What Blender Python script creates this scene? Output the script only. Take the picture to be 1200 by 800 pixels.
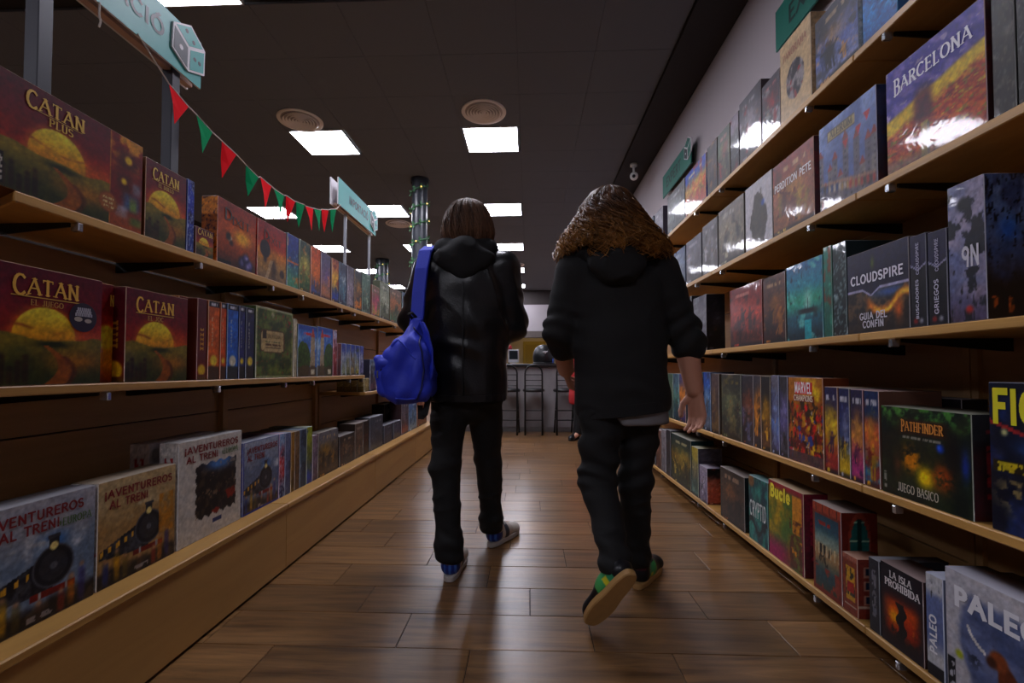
import bpy, bmesh, math, random
import numpy as np
from mathutils import Vector, Matrix

for o in list(bpy.data.objects):
    bpy.data.objects.remove(o)
SC = bpy.context.scene
COL = SC.collection
RND = random.Random(11)
NPR = np.random.default_rng(5)

# ------------------------------------------------------------------ camera
cam_d = bpy.data.cameras.new('camera')
cam_d.sensor_width = 36.0
cam_d.lens = 545.0 / 1200.0 * 36.0
cam_d.shift_y = 18.0 / 1200.0
cam_d.clip_start = 0.02
cam_d.clip_end = 60
cam = bpy.data.objects.new('camera', cam_d)
COL.objects.link(cam)
cam.location = (0, 0, 0.955)
cam.rotation_euler = (math.radians(90 + 1.5766), 0, math.radians(2.1017))
SC.camera = cam

# ------------------------------------------------------------------ world, exposure
world = bpy.data.worlds.new('world')
SC.world = world
world.use_nodes = True
world.node_tree.nodes['Background'].inputs[0].default_value = (0.62, 0.60, 0.66, 1)
world.node_tree.nodes['Background'].inputs[1].default_value = 0.012
SC.view_settings.view_transform = 'Standard'
SC.view_settings.look = 'None'
SC.view_settings.gamma = 1.0
SC.view_settings.use_curve_mapping = False
SC.view_settings.exposure = 0.42
PANEL_STRENGTH = 26.0          # the LED ceiling panels light the shop

# ------------------------------------------------------------------ helpers
def s2l(c):
    c = np.asarray(c, float)
    return np.where(c <= .04045, c / 12.92, ((c + .055) / 1.055) ** 2.4)

def hx(h):
    return np.array([int(h[i:i + 2], 16) / 255 for i in (0, 2, 4)])

def lin(h):
    return tuple(s2l(hx(h))) + (1,)

MATS = {}
def mat(name, col='808080', rough=.5, metal=0, emit=None, estr=0, spec=.5, coat=0, bump=None, noise=None, trans=0):
    """plain principled material with an optional fine procedural noise tint / bump"""
    if name in MATS:
        return MATS[name]
    m = bpy.data.materials.new(name)
    m.use_nodes = True
    nt = m.node_tree
    p = nt.nodes['Principled BSDF']
    p.inputs['Base Color'].default_value = lin(col)
    p.inputs['Roughness'].default_value = rough
    p.inputs['Metallic'].default_value = metal
    p.inputs['Specular IOR Level'].default_value = spec
    p.inputs['Coat Weight'].default_value = coat
    if trans:
        p.inputs['Transmission Weight'].default_value = trans
    if emit:
        p.inputs['Emission Color'].default_value = lin(emit)
        p.inputs['Emission Strength'].default_value = estr
    if noise or bump:
        tc = nt.nodes.new('ShaderNodeTexCoord')
        mp = nt.nodes.new('ShaderNodeMapping')
        nt.links.new(tc.outputs['Object'], mp.inputs[0])
        nz = nt.nodes.new('ShaderNodeTexNoise')
        nz.inputs['Detail'].default_value = 5
        nt.links.new(mp.outputs[0], nz.inputs['Vector'])
        if noise:
            sc, amt = noise
            mp.inputs['Scale'].default_value = sc if isinstance(sc, tuple) else (sc, sc, sc)
            nz.inputs['Scale'].default_value = 1.0
            mix = nt.nodes.new('ShaderNodeMix')
            mix.data_type = 'RGBA'
            b = np.array(lin(col)[:3])
            mix.inputs['A'].default_value = tuple(b * (1 - amt)) + (1,)
            mix.inputs['B'].default_value = tuple(np.minimum(b * (1 + amt), 1)) + (1,)
            nt.links.new(nz.outputs[0], mix.inputs['Factor'])
            nt.links.new(mix.outputs['Result'], p.inputs['Base Color'])
        if bump:
            bs, st = bump
            nb = nt.nodes.new('ShaderNodeTexNoise')
            nb.inputs['Scale'].default_value = bs
            nb.inputs['Detail'].default_value = 4
            nt.links.new(tc.outputs['Object'], nb.inputs['Vector'])
            bn = nt.nodes.new('ShaderNodeBump')
            bn.inputs['Strength'].default_value = st
            bn.inputs['Distance'].default_value = .004
            nt.links.new(nb.outputs[0], bn.inputs['Height'])
            nt.links.new(bn.outputs[0], p.inputs['Normal'])
    MATS[name] = m
    return m

def wood(name, c0, c1, grain=(3, 3, 40), rough=.45, vary=.25, bump=.25):
    """procedural wood: stretched noise grain plus per-object tone from Object Info random"""
    if name in MATS:
        return MATS[name]
    m = bpy.data.materials.new(name)
    m.use_nodes = True
    nt = m.node_tree
    N, L = nt.nodes, nt.links
    p = N['Principled BSDF']
    tc = N.new('ShaderNodeTexCoord')
    oi = N.new('ShaderNodeObjectInfo')
    addv = N.new('ShaderNodeVectorMath'); addv.operation = 'ADD'
    mulr = N.new('ShaderNodeMath'); mulr.operation = 'MULTIPLY'; mulr.inputs[1].default_value = 37.0
    L.new(oi.outputs['Random'], mulr.inputs[0])
    L.new(tc.outputs['Object'], addv.inputs[0]); L.new(mulr.outputs[0], addv.inputs[1])
    mp = N.new('ShaderNodeMapping'); mp.inputs['Scale'].default_value = grain
    L.new(addv.outputs[0], mp.inputs[0])
    nz = N.new('ShaderNodeTexNoise'); nz.inputs['Scale'].default_value = 1.0; nz.inputs['Detail'].default_value = 8; nz.inputs['Roughness'].default_value = .65; nz.inputs['Distortion'].default_value = .6
    L.new(mp.outputs[0], nz.inputs['Vector'])
    cr = N.new('ShaderNodeValToRGB')
    cr.color_ramp.elements[0].position = .3; cr.color_ramp.elements[0].color = lin(c0)
    cr.color_ramp.elements[1].position = .72; cr.color_ramp.elements[1].color = lin(c1)
    L.new(nz.outputs[0], cr.inputs[0])
    hs = N.new('ShaderNodeHueSaturation')
    mr = N.new('ShaderNodeMapRange'); mr.inputs['To Min'].default_value = 1 - vary; mr.inputs['To Max'].default_value = 1 + vary
    L.new(oi.outputs['Random'], mr.inputs['Value']); L.new(mr.outputs[0], hs.inputs['Value'])
    L.new(cr.outputs[0], hs.inputs['Color']); L.new(hs.outputs[0], p.inputs['Base Color'])
    p.inputs['Roughness'].default_value = rough
    if bump:
        bn = N.new('ShaderNodeBump'); bn.inputs['Strength'].default_value = bump; bn.inputs['Distance'].default_value = .002
        L.new(nz.outputs[0], bn.inputs['Height']); L.new(bn.outputs[0], p.inputs['Normal'])
    MATS[name] = m
    return m

def print_mat(name, rough, coat, wrinkle):
    """printed cardboard: colours from the mesh's print attribute, gloss, film wrinkles"""
    m = bpy.data.materials.new(name)
    m.use_nodes = True
    N, L = m.node_tree.nodes, m.node_tree.links
    p = N['Principled BSDF']
    a = N.new('ShaderNodeAttribute'); a.attribute_name = 'print'
    L.new(a.outputs['Color'], p.inputs['Base Color'])
    p.inputs['Roughness'].default_value = rough
    p.inputs['Specular IOR Level'].default_value = .25
    p.inputs['Coat Weight'].default_value = coat
    p.inputs['Coat Roughness'].default_value = .05
    if wrinkle:
        tc = N.new('ShaderNodeTexCoord')
        nz = N.new('ShaderNodeTexNoise'); nz.inputs['Scale'].default_value = 9; nz.inputs['Detail'].default_value = 3
        nz.inputs['Distortion'].default_value = 1.2
        L.new(tc.outputs['Object'], nz.inputs['Vector'])
        bn = N.new('ShaderNodeBump'); bn.inputs['Strength'].default_value = wrinkle; bn.inputs['Distance'].default_value = .01
        L.new(nz.outputs[0], bn.inputs['Height'])
        L.new(bn.outputs[0], p.inputs['Coat Normal'])
    return m

def wloc(o):
    v = Vector((0, 0, 0))
    while o is not None:
        v += o.location; o = o.parent
    return v

def link(name, me, m=None, parent=None, loc=None, local=False):
    o = bpy.data.objects.new(name, me)
    COL.objects.link(o)
    if m is not None and not len(me.materials):
        me.materials.append(m)
    if parent is not None:          # meshes are drawn in world metres, then stored relative to their thing
        o.parent = parent
        if not local:
            me.transform(Matrix.Translation(-wloc(parent)))
    if loc is not None:
        o.location = loc
    return o

def tag(o, label=None, cat=None, group=None, kind=None):
    if label: o['label'] = label
    if cat: o['category'] = cat
    if group: o['group'] = group
    if kind: o['kind'] = kind
    return o

def empty(name, loc=(0, 0, 0)):
    o = bpy.data.objects.new(name, None)
    o.empty_display_size = .05
    COL.objects.link(o)
    o.location = loc
    return o

class MB:
    """collects simple solids into one mesh"""
    def __init__(s): s.v, s.f = [], []
    def box(s, x0, x1, y0, y1, z0, z1, M=None):
        n = len(s.v)
        P = [(x, y, z) for z in (z0, z1) for (x, y) in ((x0, y0), (x1, y0), (x1, y1), (x0, y1))]
        if M is not None: P = [tuple(M @ Vector(p)) for p in P]
        s.v += P
        s.f += [tuple(n + i for i in q) for q in ((3, 2, 1, 0), (4, 5, 6, 7), (0, 1, 5, 4), (1, 2, 6, 5), (2, 3, 7, 6), (3, 0, 4, 7))]
        return s
    def tube(s, pts, r, k=8, caps=True, closed=False):
        """round tube along a polyline; r is one radius or one per point"""
        P = [Vector(p) for p in pts]
        n0 = len(s.v); m = len(P)
        rr = r if isinstance(r, (list, tuple)) else [r] * m
        up = None
        for i, p in enumerate(P):
            a = P[i - 1] if (i > 0 or closed) else P[i]
            b = P[(i + 1) % m] if (i < m - 1 or closed) else P[i]
            t = (b - a).normalized() if (b - a).length > 1e-9 else Vector((0, 0, 1))
            if up is None:
                up = t.orthogonal().normalized()
            up = (up - t * up.dot(t))
            up = up.normalized() if up.length > 1e-6 else t.orthogonal().normalized()
            sd = t.cross(up)
            for j in range(k):
                an = 2 * math.pi * j / k
                s.v.append(tuple(p + (up * math.cos(an) + sd * math.sin(an)) * rr[i]))
        for i in range(m if closed else m - 1):
            for j in range(k):
                a = n0 + i * k + j; b = n0 + i * k + (j + 1) % k
                c = n0 + ((i + 1) % m) * k + (j + 1) % k; d = n0 + ((i + 1) % m) * k + j
                s.f.append((a, b, c, d))
        if caps and not closed:
            s.f.append(tuple(n0 + j for j in range(k))[::-1])
            s.f.append(tuple(n0 + (m - 1) * k + j for j in range(k)))
        return s
    def lathe(s, prof, c=(0, 0, 0), k=24):
        n0 = len(s.v)
        for (r, z) in prof:
            for j in range(k):
                an = 2 * math.pi * j / k
                s.v.append((c[0] + r * math.cos(an), c[1] + r * math.sin(an), c[2] + z))
        for i in range(len(prof) - 1):
            for j in range(k):
                a = n0 + i * k + j; b = n0 + i * k + (j + 1) % k
                s.f.append((a, b, b + k, a + k))
        return s
    def prism(s, poly, z0, z1):
        n = len(s.v); k = len(poly)
        s.v += [(x, y, z0) for x, y in poly] + [(x, y, z1) for x, y in poly]
        s.f.append(tuple(n + i for i in range(k))[::-1]); s.f.append(tuple(n + k + i for i in range(k)))
        for i in range(k):
            j = (i + 1) % k
            s.f.append((n + i, n + j, n + k + j, n + k + i))
        return s
    def poly(s, pts):
        n = len(s.v); s.v += [tuple(p) for p in pts]; s.f.append(tuple(range(n, n + len(pts)))); return s
    def strip(s, pts, wdir, w, t=.003):
        """flat band along a polyline; wdir is the width direction per point (or one), with thickness"""
        P = [Vector(p) for p in pts]; n0 = len(s.v); m = len(P)
        for i, p in enumerate(P):
            W = Vector(wdir[i] if isinstance(wdir, list) else wdir).normalized()
            a = P[max(i - 1, 0)]; b = P[min(i + 1, m - 1)]
            T = (b - a).normalized(); Nn = T.cross(W).normalized()
            for sx, sn in ((-1, -1), (1, -1), (1, 1), (-1, 1)):
                s.v.append(tuple(p + W * (sx * w / 2) + Nn * (sn * t / 2)))
        for i in range(m - 1):
            for j in range(4):
                a = n0 + i * 4 + j; b = n0 + i * 4 + (j + 1) % 4
                s.f.append((a, b, b + 4, a + 4))
        s.f.append((n0 + 3, n0 + 2, n0 + 1, n0)); s.f.append(tuple(n0 + (m - 1) * 4 + j for j in range(4)))
        return s
    def mesh(s, name, bevel=0, smooth=False):
        me = bpy.data.meshes.new(name)
        me.from_pydata(s.v, [], s.f)
        bm = bmesh.new(); bm.from_mesh(me)
        bmesh.ops.recalc_face_normals(bm, faces=bm.faces)
        if bevel:
            bmesh.ops.bevel(bm, geom=list(bm.edges), offset=bevel, segments=1, affect='EDGES')
        bm.to_mesh(me); bm.free()
        if smooth:
            me.polygons.foreach_set('use_smooth', [True] * len(me.polygons))
        me.update()
        return me
    def build(s, name, m, parent=None, bevel=0, smooth=False, loc=None):
        me = s.mesh(name, bevel, smooth)
        if loc is not None:
            me.transform(Matrix.Translation(-Vector(loc)))
        return link(name, me, m, parent, loc)

def np_mesh(name, V, Fq, smooth=True):
    me = bpy.data.meshes.new(name)
    V = np.asarray(V, np.float32); Fq = np.asarray(Fq, np.int32)
    me.vertices.add(len(V)); me.vertices.foreach_set('co', V.ravel())
    me.loops.add(Fq.size); me.loops.foreach_set('vertex_index', Fq.ravel())
    me.polygons.add(len(Fq))
    k = Fq.shape[1]
    me.polygons.foreach_set('loop_start', np.arange(0, Fq.size, k, dtype=np.int32))
    if smooth:
        me.polygons.foreach_set('use_smooth', np.ones(len(Fq), bool))
    me.update(calc_edges=True)
    me.validate()
    return me

def set_print(me, rgb):
    """store sRGB colours per vertex as the linear 'print' attribute"""
    a = me.attributes.new('print', 'FLOAT_COLOR', 'POINT')
    c = np.ones((len(rgb), 4), np.float32)
    c[:, :3] = s2l(np.clip(rgb, 0, 1))
    a.data.foreach_set('color', c.ravel())

# ------------------------------------------------------------------ value noise for painted print
def vnoise(x, y, seed=0):
    xi = np.floor(x).astype(np.int64); yi = np.floor(y).astype(np.int64)
    xf = x - xi; yf = y - yi
    def hsh(a, b):
        h = (a * 374761393 + b * 668265263 + seed * 974634777) & 0x7fffffff
        h = ((h ^ (h >> 13)) * 1274126177) & 0x7fffffff
        return ((h ^ (h >> 16)) & 0xffff) / 65535.0
    u = xf * xf * (3 - 2 * xf); v = yf * yf * (3 - 2 * yf)
    return (hsh(xi, yi) * (1 - u) + hsh(xi + 1, yi) * u) * (1 - v) + (hsh(xi, yi + 1) * (1 - u) + hsh(xi + 1, yi + 1) * u) * v

def fbm(x, y, seed=0, octv=4):
    t = 0; a = .5; n = 0
    for i in range(octv):
        t = t + a * vnoise(x * 2 ** i, y * 2 ** i, seed + i * 17); n += a; a *= .55
    return t / n

# ------------------------------------------------------------------ stroke lettering (flat print)
def arc(cx, cy, rx, ry, a0, a1, n=9):
    return [(cx + rx * math.cos(math.radians(a0 + (a1 - a0) * i / (n - 1))), cy + ry * math.sin(math.radians(a0 + (a1 - a0) * i / (n - 1)))) for i in range(n)]
GL = {
 'A': (.74, [[(0, 0), (.37, 1)], [(.37, 1), (.74, 0)], [(.14, .36), (.6, .36)]]),
 'B': (.6, [[(.08, 0), (.08, 1)], [(.08, 1), (.3, 1)] + arc(.3, .77, .24, .23, 90, -90) + [(.08, .54)], [(.08, .54), (.32, .54)] + arc(.32, .27, .27, .27, 90, -90) + [(.08, 0)]]),
 'C': (.7, [arc(.4, .5, .38, .5, 50, 310, 15)]),
 'D': (.7, [[(.08, 0), (.08, 1)], [(.08, 1), (.25, 1)] + arc(.25, .5, .42, .5, 90, -90, 11) + [(.08, 0)]]),
 'E': (.56, [[(.08, 0), (.08, 1)], [(.08, 1), (.54, 1)], [(.08, .52), (.46, .52)], [(.08, 0), (.56, 0)]]),
 'F': (.54, [[(.08, 0), (.08, 1)], [(.08, 1), (.54, 1)], [(.08, .52), (.44, .52)]]),
 'G': (.74, [arc(.4, .5, .38, .5, 50, 330, 15) + [(.74, .42)], [(.48, .42), (.74, .42)]]),
 'H': (.68, [[(.08, 0), (.08, 1)], [(.6, 0), (.6, 1)], [(.08, .52), (.6, .52)]]),
 'I': (.2, [[(.1, 0), (.1, 1)]]),
 'J': (.46, [[(.36, 1), (.36, .2)] + arc(.2, .2, .16, .2, 0, -150, 7)]),
 'L': (.52, [[(.08, 0), (.08, 1)], [(.08, 0), (.52, 0)]]),
 'M': (.84, [[(.06, 0), (.1, 1)], [(.1, 1), (.42, .15)], [(.42, .15), (.74, 1)], [(.74, 1), (.78, 0)]]),
 'N': (.72, [[(.08, 0), (.08, 1)], [(.08, 1), (.64, 0)], [(.64, 0), (.64, 1)]]),
 'O': (.8, [arc(.4, .5, .38, .5, 0, 360, 19)]),
 'P': (.58, [[(.08, 0), (.08, 1)], [(.08, 1), (.3, 1)] + arc(.3, .74, .26, .26, 90, -90) + [(.08, .48)]]),
 'R': (.64, [[(.08, 0), (.08, 1)], [(.08, 1), (.3, 1)] + arc(.3, .75, .25, .25, 90, -90) + [(.08, .5)], [(.3, .5), (.62, 0)]]),
 'S': (.56, [arc(.28, .75, .24, .25, 40, 270, 10) + arc(.28, .25, .25, .25, 90, -140, 10)]),
 'T': (.64, [[(.32, 0), (.32, 1)], [(0, 1), (.64, 1)]]),
 'U': (.68, [[(.08, 1), (.08, .3)] + arc(.34, .28, .26, .28, 180, 360, 9) + [(.6, 1)]]),
 'V': (.7, [[(0, 1), (.35, 0)], [(.35, 0), (.7, 1)]]),
 'X': (.68, [[(0, 0), (.66, 1)], [(.02, 1), (.68, 0)]]),
 'Y': (.68, [[(.34, 0), (.34, .48)], [(.34, .48), (0, 1)], [(.34, .48), (.68, 1)]]),
 'È': (.56, [[(.08, 0), (.08, 1)], [(.08, 1), (.54, 1)], [(.08, .52), (.46, .52)], [(.08, 0), (.56, 0)], [(.2, 1.3), (.36, 1.14)]]),
 'Ó': (.8, [arc(.4, .5, .38, .5, 0, 360, 19), [(.34, 1.14), (.52, 1.32)]]),
 '9': (.6, [arc(.3, .7, .26, .28, 0, 360, 13), [(.56, .7), (.5, 0)]]),
 'u': (.56, [[(.06, .66), (.06, .22)] + arc(.26, .22, .2, .22, 180, 360, 7) + [(.46, .66)], [(.46, .66), (.46, 0)]]),
 'c': (.5, [arc(.28, .33, .24, .33, 45, 315, 11)]),
 'l': (.2, [[(.1, 0), (.1, 1)]]),
 'e': (.52, [[(.04, .35), (.5, .35)] + arc(.27, .33, .24, .33, 0, 310, 12)]),
 '!': (.2, [[(.1, .32), (.1, 1)], [(.1, 0), (.1, .12)]]),
 '¡': (.2, [[(.1, -.2), (.1, .5)], [(.1, .72), (.1, .84)]]),
 '+': (.5, [[(.25, .2), (.25, .7)], [(0, .45), (.5, .45)]]),
 '-': (.4, [[(.05, .5), (.35, .5)]]),
 ' ': (.36, []),
}
def text_geo(txt, serif, wt):
    """quads of a line of lettering, cap height 1, x from 0"""
    quads = []; x = 0
    for ch in txt:
        w, strokes = GL.get(ch, GL['I'])
        for st in strokes:
            m = len(st)
            for i in range(m - 1):
                (ax, ay), (bx, by) = st[i], st[i + 1]
                dx, dy = bx - ax, by - ay; L = math.hypot(dx, dy)
                if L < 1e-6: continue
                dx /= L; dy /= L
                t = wt
                if serif:
                    t = wt * (.55 + .75 * abs(dy)) * (.62 if (dx * dy > .1 and m == 2) else 1)
                ex = t * .42
                nx, ny = -dy * t / 2, dx * t / 2
                quads.append([(x + ax - dx * ex + nx, ay - dy * ex + ny), (x + ax - dx * ex - nx, ay - dy * ex - ny),
                              (x + bx + dx * ex - nx, by + dy * ex - ny), (x + bx + dx * ex + nx, by + dy * ex + ny)])
            if serif and m >= 2:
                for (px, py), (qx, qy) in ((st[0], st[1]), (st[-1], st[-2])):
                    if (abs(py) < .02 or abs(py - 1) < .02) and abs(py - qy) > .3:
                        hw = wt * 1.15; th = wt * .42
                        y0 = py - th / 2 if py < .5 else py - th / 2
                        quads.append([(x + px - hw, y0), (x + px + hw, y0), (x + px + hw, y0 + th), (x + px - hw, y0 + th)])
                    elif abs(py - qy) <= .3 and abs(px - qx) > .2 and ch in 'TEFL':
                        th = wt * .4; hh = wt * 1.1
                        quads.append([(x + px - th / 2, py - (hh if py > .5 else 0)), (x + px + th / 2, py - (hh if py > .5 else 0)), (x + px + th / 2, py + (0 if py > .5 else hh)), (x + px - th / 2, py + (0 if py > .5 else hh))])
        x += w + .16 + wt * .35
    return quads, x - .16 - wt * .35

def lettering(name, txt, origin, right, up, normal, height, width, col, parent, serif=0, wt=.14, eps=.0012, emit=0, big=None):
    """flat lettering centred on origin; width is the run of the whole line"""
    quads, W = text_geo(txt, serif, wt)
    sx = width / W if width else height
    R, U, Nn, O = Vector(right), Vector(up), Vector(normal), Vector(origin)
    mb = MB()
    for qi, q in enumerate(quads):
        lay = eps + (qi % 7) * .00011        # strokes lie on one another like layers of ink
        P = []
        for (x, y) in q:
            hsc = height
            if big and x < big[0]:
                y = (y - .5) * big[1] + .5
            P.append(O + R * (x * sx - width / 2) + U * ((y - .5) * hsc) + Nn * lay)
        mb.poly(P)
    me = bpy.data.meshes.new(name); me.from_pydata(mb.v, [], mb.f); me.update()
    return link(name, me, mat('ink_' + col, col, .45), parent)

# ------------------------------------------------------------------ painted covers (print on the cartons)
def lerp(a, b, t):
    t = np.clip(t, 0, 1)[..., None]
    return a * (1 - t) + b * t
def full(u, h): return np.broadcast_to(hx(h), u.shape + (3,)).copy()
def sm(e0, e1, x):
    t = np.clip((x - e0) / (e1 - e0), 0, 1); return t * t * (3 - 2 * t)
def over(c, h, m):
    return lerp(c, hx(h) if isinstance(h, str) else h, np.clip(m, 0, 1))
def disc(u, v, cx, cy, r, a=1., soft=.02):
    d = np.hypot((u - cx) * a, v - cy); return 1 - sm(r - soft, r + soft, d)
def rect(u, v, x0, x1, y0, y1): return ((u > x0) & (u < x1) & (v > y0) & (v < y1)).astype(float)
def grad(v, stops):
    c = full(v, stops[0][1])
    for (p0, h0), (p1, h1) in zip(stops[:-1], stops[1:]):
        c = over(c, h1, sm(p0, p1, v))
    return c

def p_settler(u, v, a, k=0, sun=(.45, .40, .27)):
    n = fbm(u * 5 * a, v * 5, 3 + k); n2 = fbm(u * 14 * a, v * 14, 9 + k)
    c = grad(v, [(.36, 'a8481c'), (.52, '8c2820'), (.75, '742030'), (1, '641c30')])
    c = over(c, 'c86420', np.exp(-(((u - .85) / .3) ** 2 + ((v - .42) / .12) ** 2)) * .9)
    cx, cy, r = sun
    c = over(c, 'e0a038', disc(u, v, cx, cy, r * 1.12, a, .05) * .45)
    s = disc(u, v, cx, cy, r, a, .008)
    c = over(c, lerp(hx('d89a28'), hx('eedc5c'), sm(cy - .05, cy + r, v)), s)
    st = np.exp(-((v - (cy + .08 + .03 * np.sin(u * 9))) / .012) ** 2) * sm(.45, .7, n) * s
    c = over(c, '9a5420', st)
    hz = .36 + .05 * fbm(u * 4 * a, u * 0 + 1.3, 21 + k) + .05 * np.exp(-((u - .1) / .18) ** 2) + .03 * np.exp(-((u - .95) / .12) ** 2)
    g = lerp(hx('8a7a30'), hx('38401c'), sm(.42, .08, v) + (n - .5) * .8)
    c = over(c, g, 1 - sm(hz - .008, hz + .008, v))
    c = over(c, '2c3414', np.exp(-(((u - .52) / .14) ** 2 + ((v - .35) / .03) ** 2)) * 1.4)
    c = over(c, 'b07828', np.exp(-(((u - .75) / .3) ** 2 + ((v - .2) / .1) ** 2)) * .8)
    pc = .42 + .22 * np.sin((.36 - v) * 7) ; pw = .02 + (.36 - v) * .25
    c = over(c, lerp(hx('b87830'), hx('7a4418'), n2), (1 - sm(pw * .8, pw, np.abs(u - pc))) * (v < .34))
    c = over(c, '5a2c14', (1 - sm(0, .05, np.abs(u - pc - pw * 1.1))) * (v < .25) * .7)
    fig = np.zeros_like(u)
    for i in range(5):
        fx, fh = .04 + i * .062, .16 + .05 * math.sin(i * 2.1)
        fig = np.maximum(fig, np.exp(-(((u - fx) * a / .026) ** 4 + ((v - fh * .55) / (fh * .55)) ** 4)))
        fig = np.maximum(fig, disc(u, v, fx, fh * 1.15, .022, a))
    c = over(c, lerp(hx('201410'), hx('4a3018'), n2), fig * .92)
    c = c * (.9 + .2 * n2[..., None])
    return c

def p_settler_plus(u, v, a):
    m = .72
    c = p_settler(np.clip(u / m, 0, 1), v, a * m, 1, (.48, .42, .27))
    q = (u - m) / (1 - m)
    n = fbm(u * 9 * a, v * 9, 41)
    d = lerp(hx('7c2424'), hx('d09838'), sm(.4, .65, n) * sm(.5, .9, v) + sm(.35, 0, v) * .45)
    for (x, y, w, hh, col) in ((.5, .75, .32, .11, '401418'), (.42, .5, .24, .1, '4a2018'), (.82, .47, .15, .07, '90a0b0'), (.66, .30, .28, .1, '4a80b0'), (.72, .28, .12, .08, '90a848'), (.35, .17, .2, .07, 'b0b8c8'), (.8, .1, .2, .05, '508840')):
        d = over(d, col, np.exp(-(((q - x) / w) ** 4 + ((v - y) / hh) ** 4)) * (.7 + .6 * (n - .5)))
    for (x, y, r) in ((.55, .76, .045), (.42, .51, .035)):
        d = over(d, 'e8c840', disc(u, v, m + (1 - m) * x, y, r, a))
    c = np.where((u > m)[..., None], d, c)
    c = over(c, 'c88838', rect(u, v, m - .004, m + .006, 0, 1) * .8)
    c = over(c, '8a4c28', disc(u, v, m - .01, .22, .105, a)); c = over(c, 'b88048', disc(u, v, m - .01, .22, .095, a) * .6)
    for y in (.26, .215, .17):
        c = over(c, 'e0c890', rect(u, v, m - .055, m + .035, y - .009, y + .009) * (vnoise(u * 140, v * 60, 3) > .35))
    c = over(c, '1c1416', rect(u, v, 0, .03, .03, .3)); c = over(c, 'd8d0c8', rect(u, v, .006, .024, .05, .27) * (vnoise(u * 90, v * 50, 8) > .5))
    return c

def p_settler_r(u, v, a):
    c = grad(v, [(0, 'a05020'), (.25, 'e0a030'), (.42, 'f0b838'), (.5, 'd85c20'), (.75, '8c2424'), (1, '6a1c28')])
    return over(c, 'f0d850', disc(u, v, .7, .46, .12, a)) * (.85 + .3 * fbm(u * 6, v * 12, 5)[..., None])

def p_settler_spine(u, v, a):
    c = grad(v, [(0, '6a4c20'), (.1, '7a3028'), (.3, '68202c'), (1, '5c1c2c')])
    c = over(c, 'e0c040', disc(u, v, .5, .12, .42 * a, a) * (v > .06))
    for i, y in enumerate((.36, .42, .48, .54, .60)):
        c = over(c, 'd0a048', rect(u, v, .3, .7, y, y + .042) * ((np.abs(u - .5) > .11) | (np.abs(v - y - .02) < .008)))
    return c

def p_spine_sun(u, v, a, col):
    n = fbm(u * 3, v * 14, 7)
    c = full(u, col) * (.75 + .5 * n[..., None])
    c = over(c, '20202c', (v > .93) * 1.); c = over(c, 'c8c8d0', rect(u, v, .2, .85, .945, .98) * (vnoise(u * 12, v * 3, 4) > .4))
    c = over(c, 'e8cf58' if col[0] != '2' or col == '24346c' else 'd8d4c0', disc(u, v, .5, .24, .33 * a, a))
    c = over(c, '302818', (1 - sm(.17, .2, v + .03 * n)) * .8)
    c = over(c, 'e0d8c0', rect(u, v, .3, .42, .4, .8) * (vnoise(u * 4, v * 60, 9) > .5) * .55)
    return c

def p_dixit(u, v, a, red):
    n = fbm(u * 4 * a, v * 4, 13 + red); n2 = fbm(u * 12, v * 12, 3)
    if not red:
        c = grad(v, [(0, '4a2418'), (.3, '984818'), (.6, 'b85c20'), (1, '8a3018')])
        c = over(c, 'f0b838', np.exp(-(((u - .62) / .22) ** 2 + ((v - .50) / .12) ** 2)) * 1.2)
        c = over(c, 'e8d8c0', disc(u, v, .3, .42, .05, a)); c = over(c, '2c2018', disc(u, v, .26, .45, .06, a, .03)); c = over(c, '401810', disc(u, v, .33, .36, .045, a, .03))
        for (x, y, r) in ((.62, .1, .1), (.72, .17, .1), (.82, .08, .1), (.76, .04, .1)):
            c = over(c, '302c58', disc(u, v, x, y, r, a, .05)); c = over(c, 'b0a8d8', disc(u, v, x + .02, y + .03, r * .4, a, .06))
        c = over(c, '18141c', rect(u, v, 0, .34, 0, .05))
    else:
        c = grad(v, [(0, '90785c'), (.25, 'b08850'), (.45, 'd8903c'), (.65, 'b04028'), (1, '8a2028')])
        c = over(c, '28202c', disc(u, v, .25, .52, .16, a)); c = over(c, '28202c', np.exp(-(((u - .25) / .06) ** 2 + ((v - .34) / .06) ** 2)))
        c = over(c, '58463c', np.exp(-(((u - .55) / .1) ** 2 + ((v - .2) / .2) ** 2)) * 1.2); c = over(c, '4a3c3c', disc(u, v, .85, .16, .08, a))
        c = over(c, 'd0b898', (np.abs(u - .3 - v * .5) < .05) * (v < .35) * .6)
    return c * (.82 + .36 * n2[..., None])

def p_carca(u, v, a):
    n = fbm(u * 9, v * 9, 31); n2 = fbm(u * 26, v * 26, 37)
    c = lerp(hx('33451c'), hx('6d7c38'), sm(.3, .75, n)); c = over(c, '7a5a34', sm(.62, .75, n2) * .7); c = over(c, '8a3828', sm(.70, .8, fbm(u * 14, v * 14, 5)))
    c = over(c, 'b8b890', (1 - rect(u, v, .03, .97, .03, .975)) * .75)
    pl = np.exp(-(((u - .43) / .31) ** 8 + ((v - .53) / .155) ** 8)); c = over(c, '5c4020', pl > .2); c = over(c, 'c0ac80', pl > .45)
    c = over(c, '3c3020', rect(u, v, .16, .26, .56, .68)); 
    for y in (.52, .475, .44): c = over(c, '4a5a30' if y > .5 else '6a5030', rect(u, v, .22, .66, y - .01, y + .01) * (vnoise(u * 50, v * 20, 2) > .35))
    c = over(c, '28301c', rect(u, v, .6, .76, .12, .2) * (n2 > .45)); c = over(c, 'c8c0a0', disc(u, v, .42, .92, .04, a) * .7)
    return c

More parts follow.
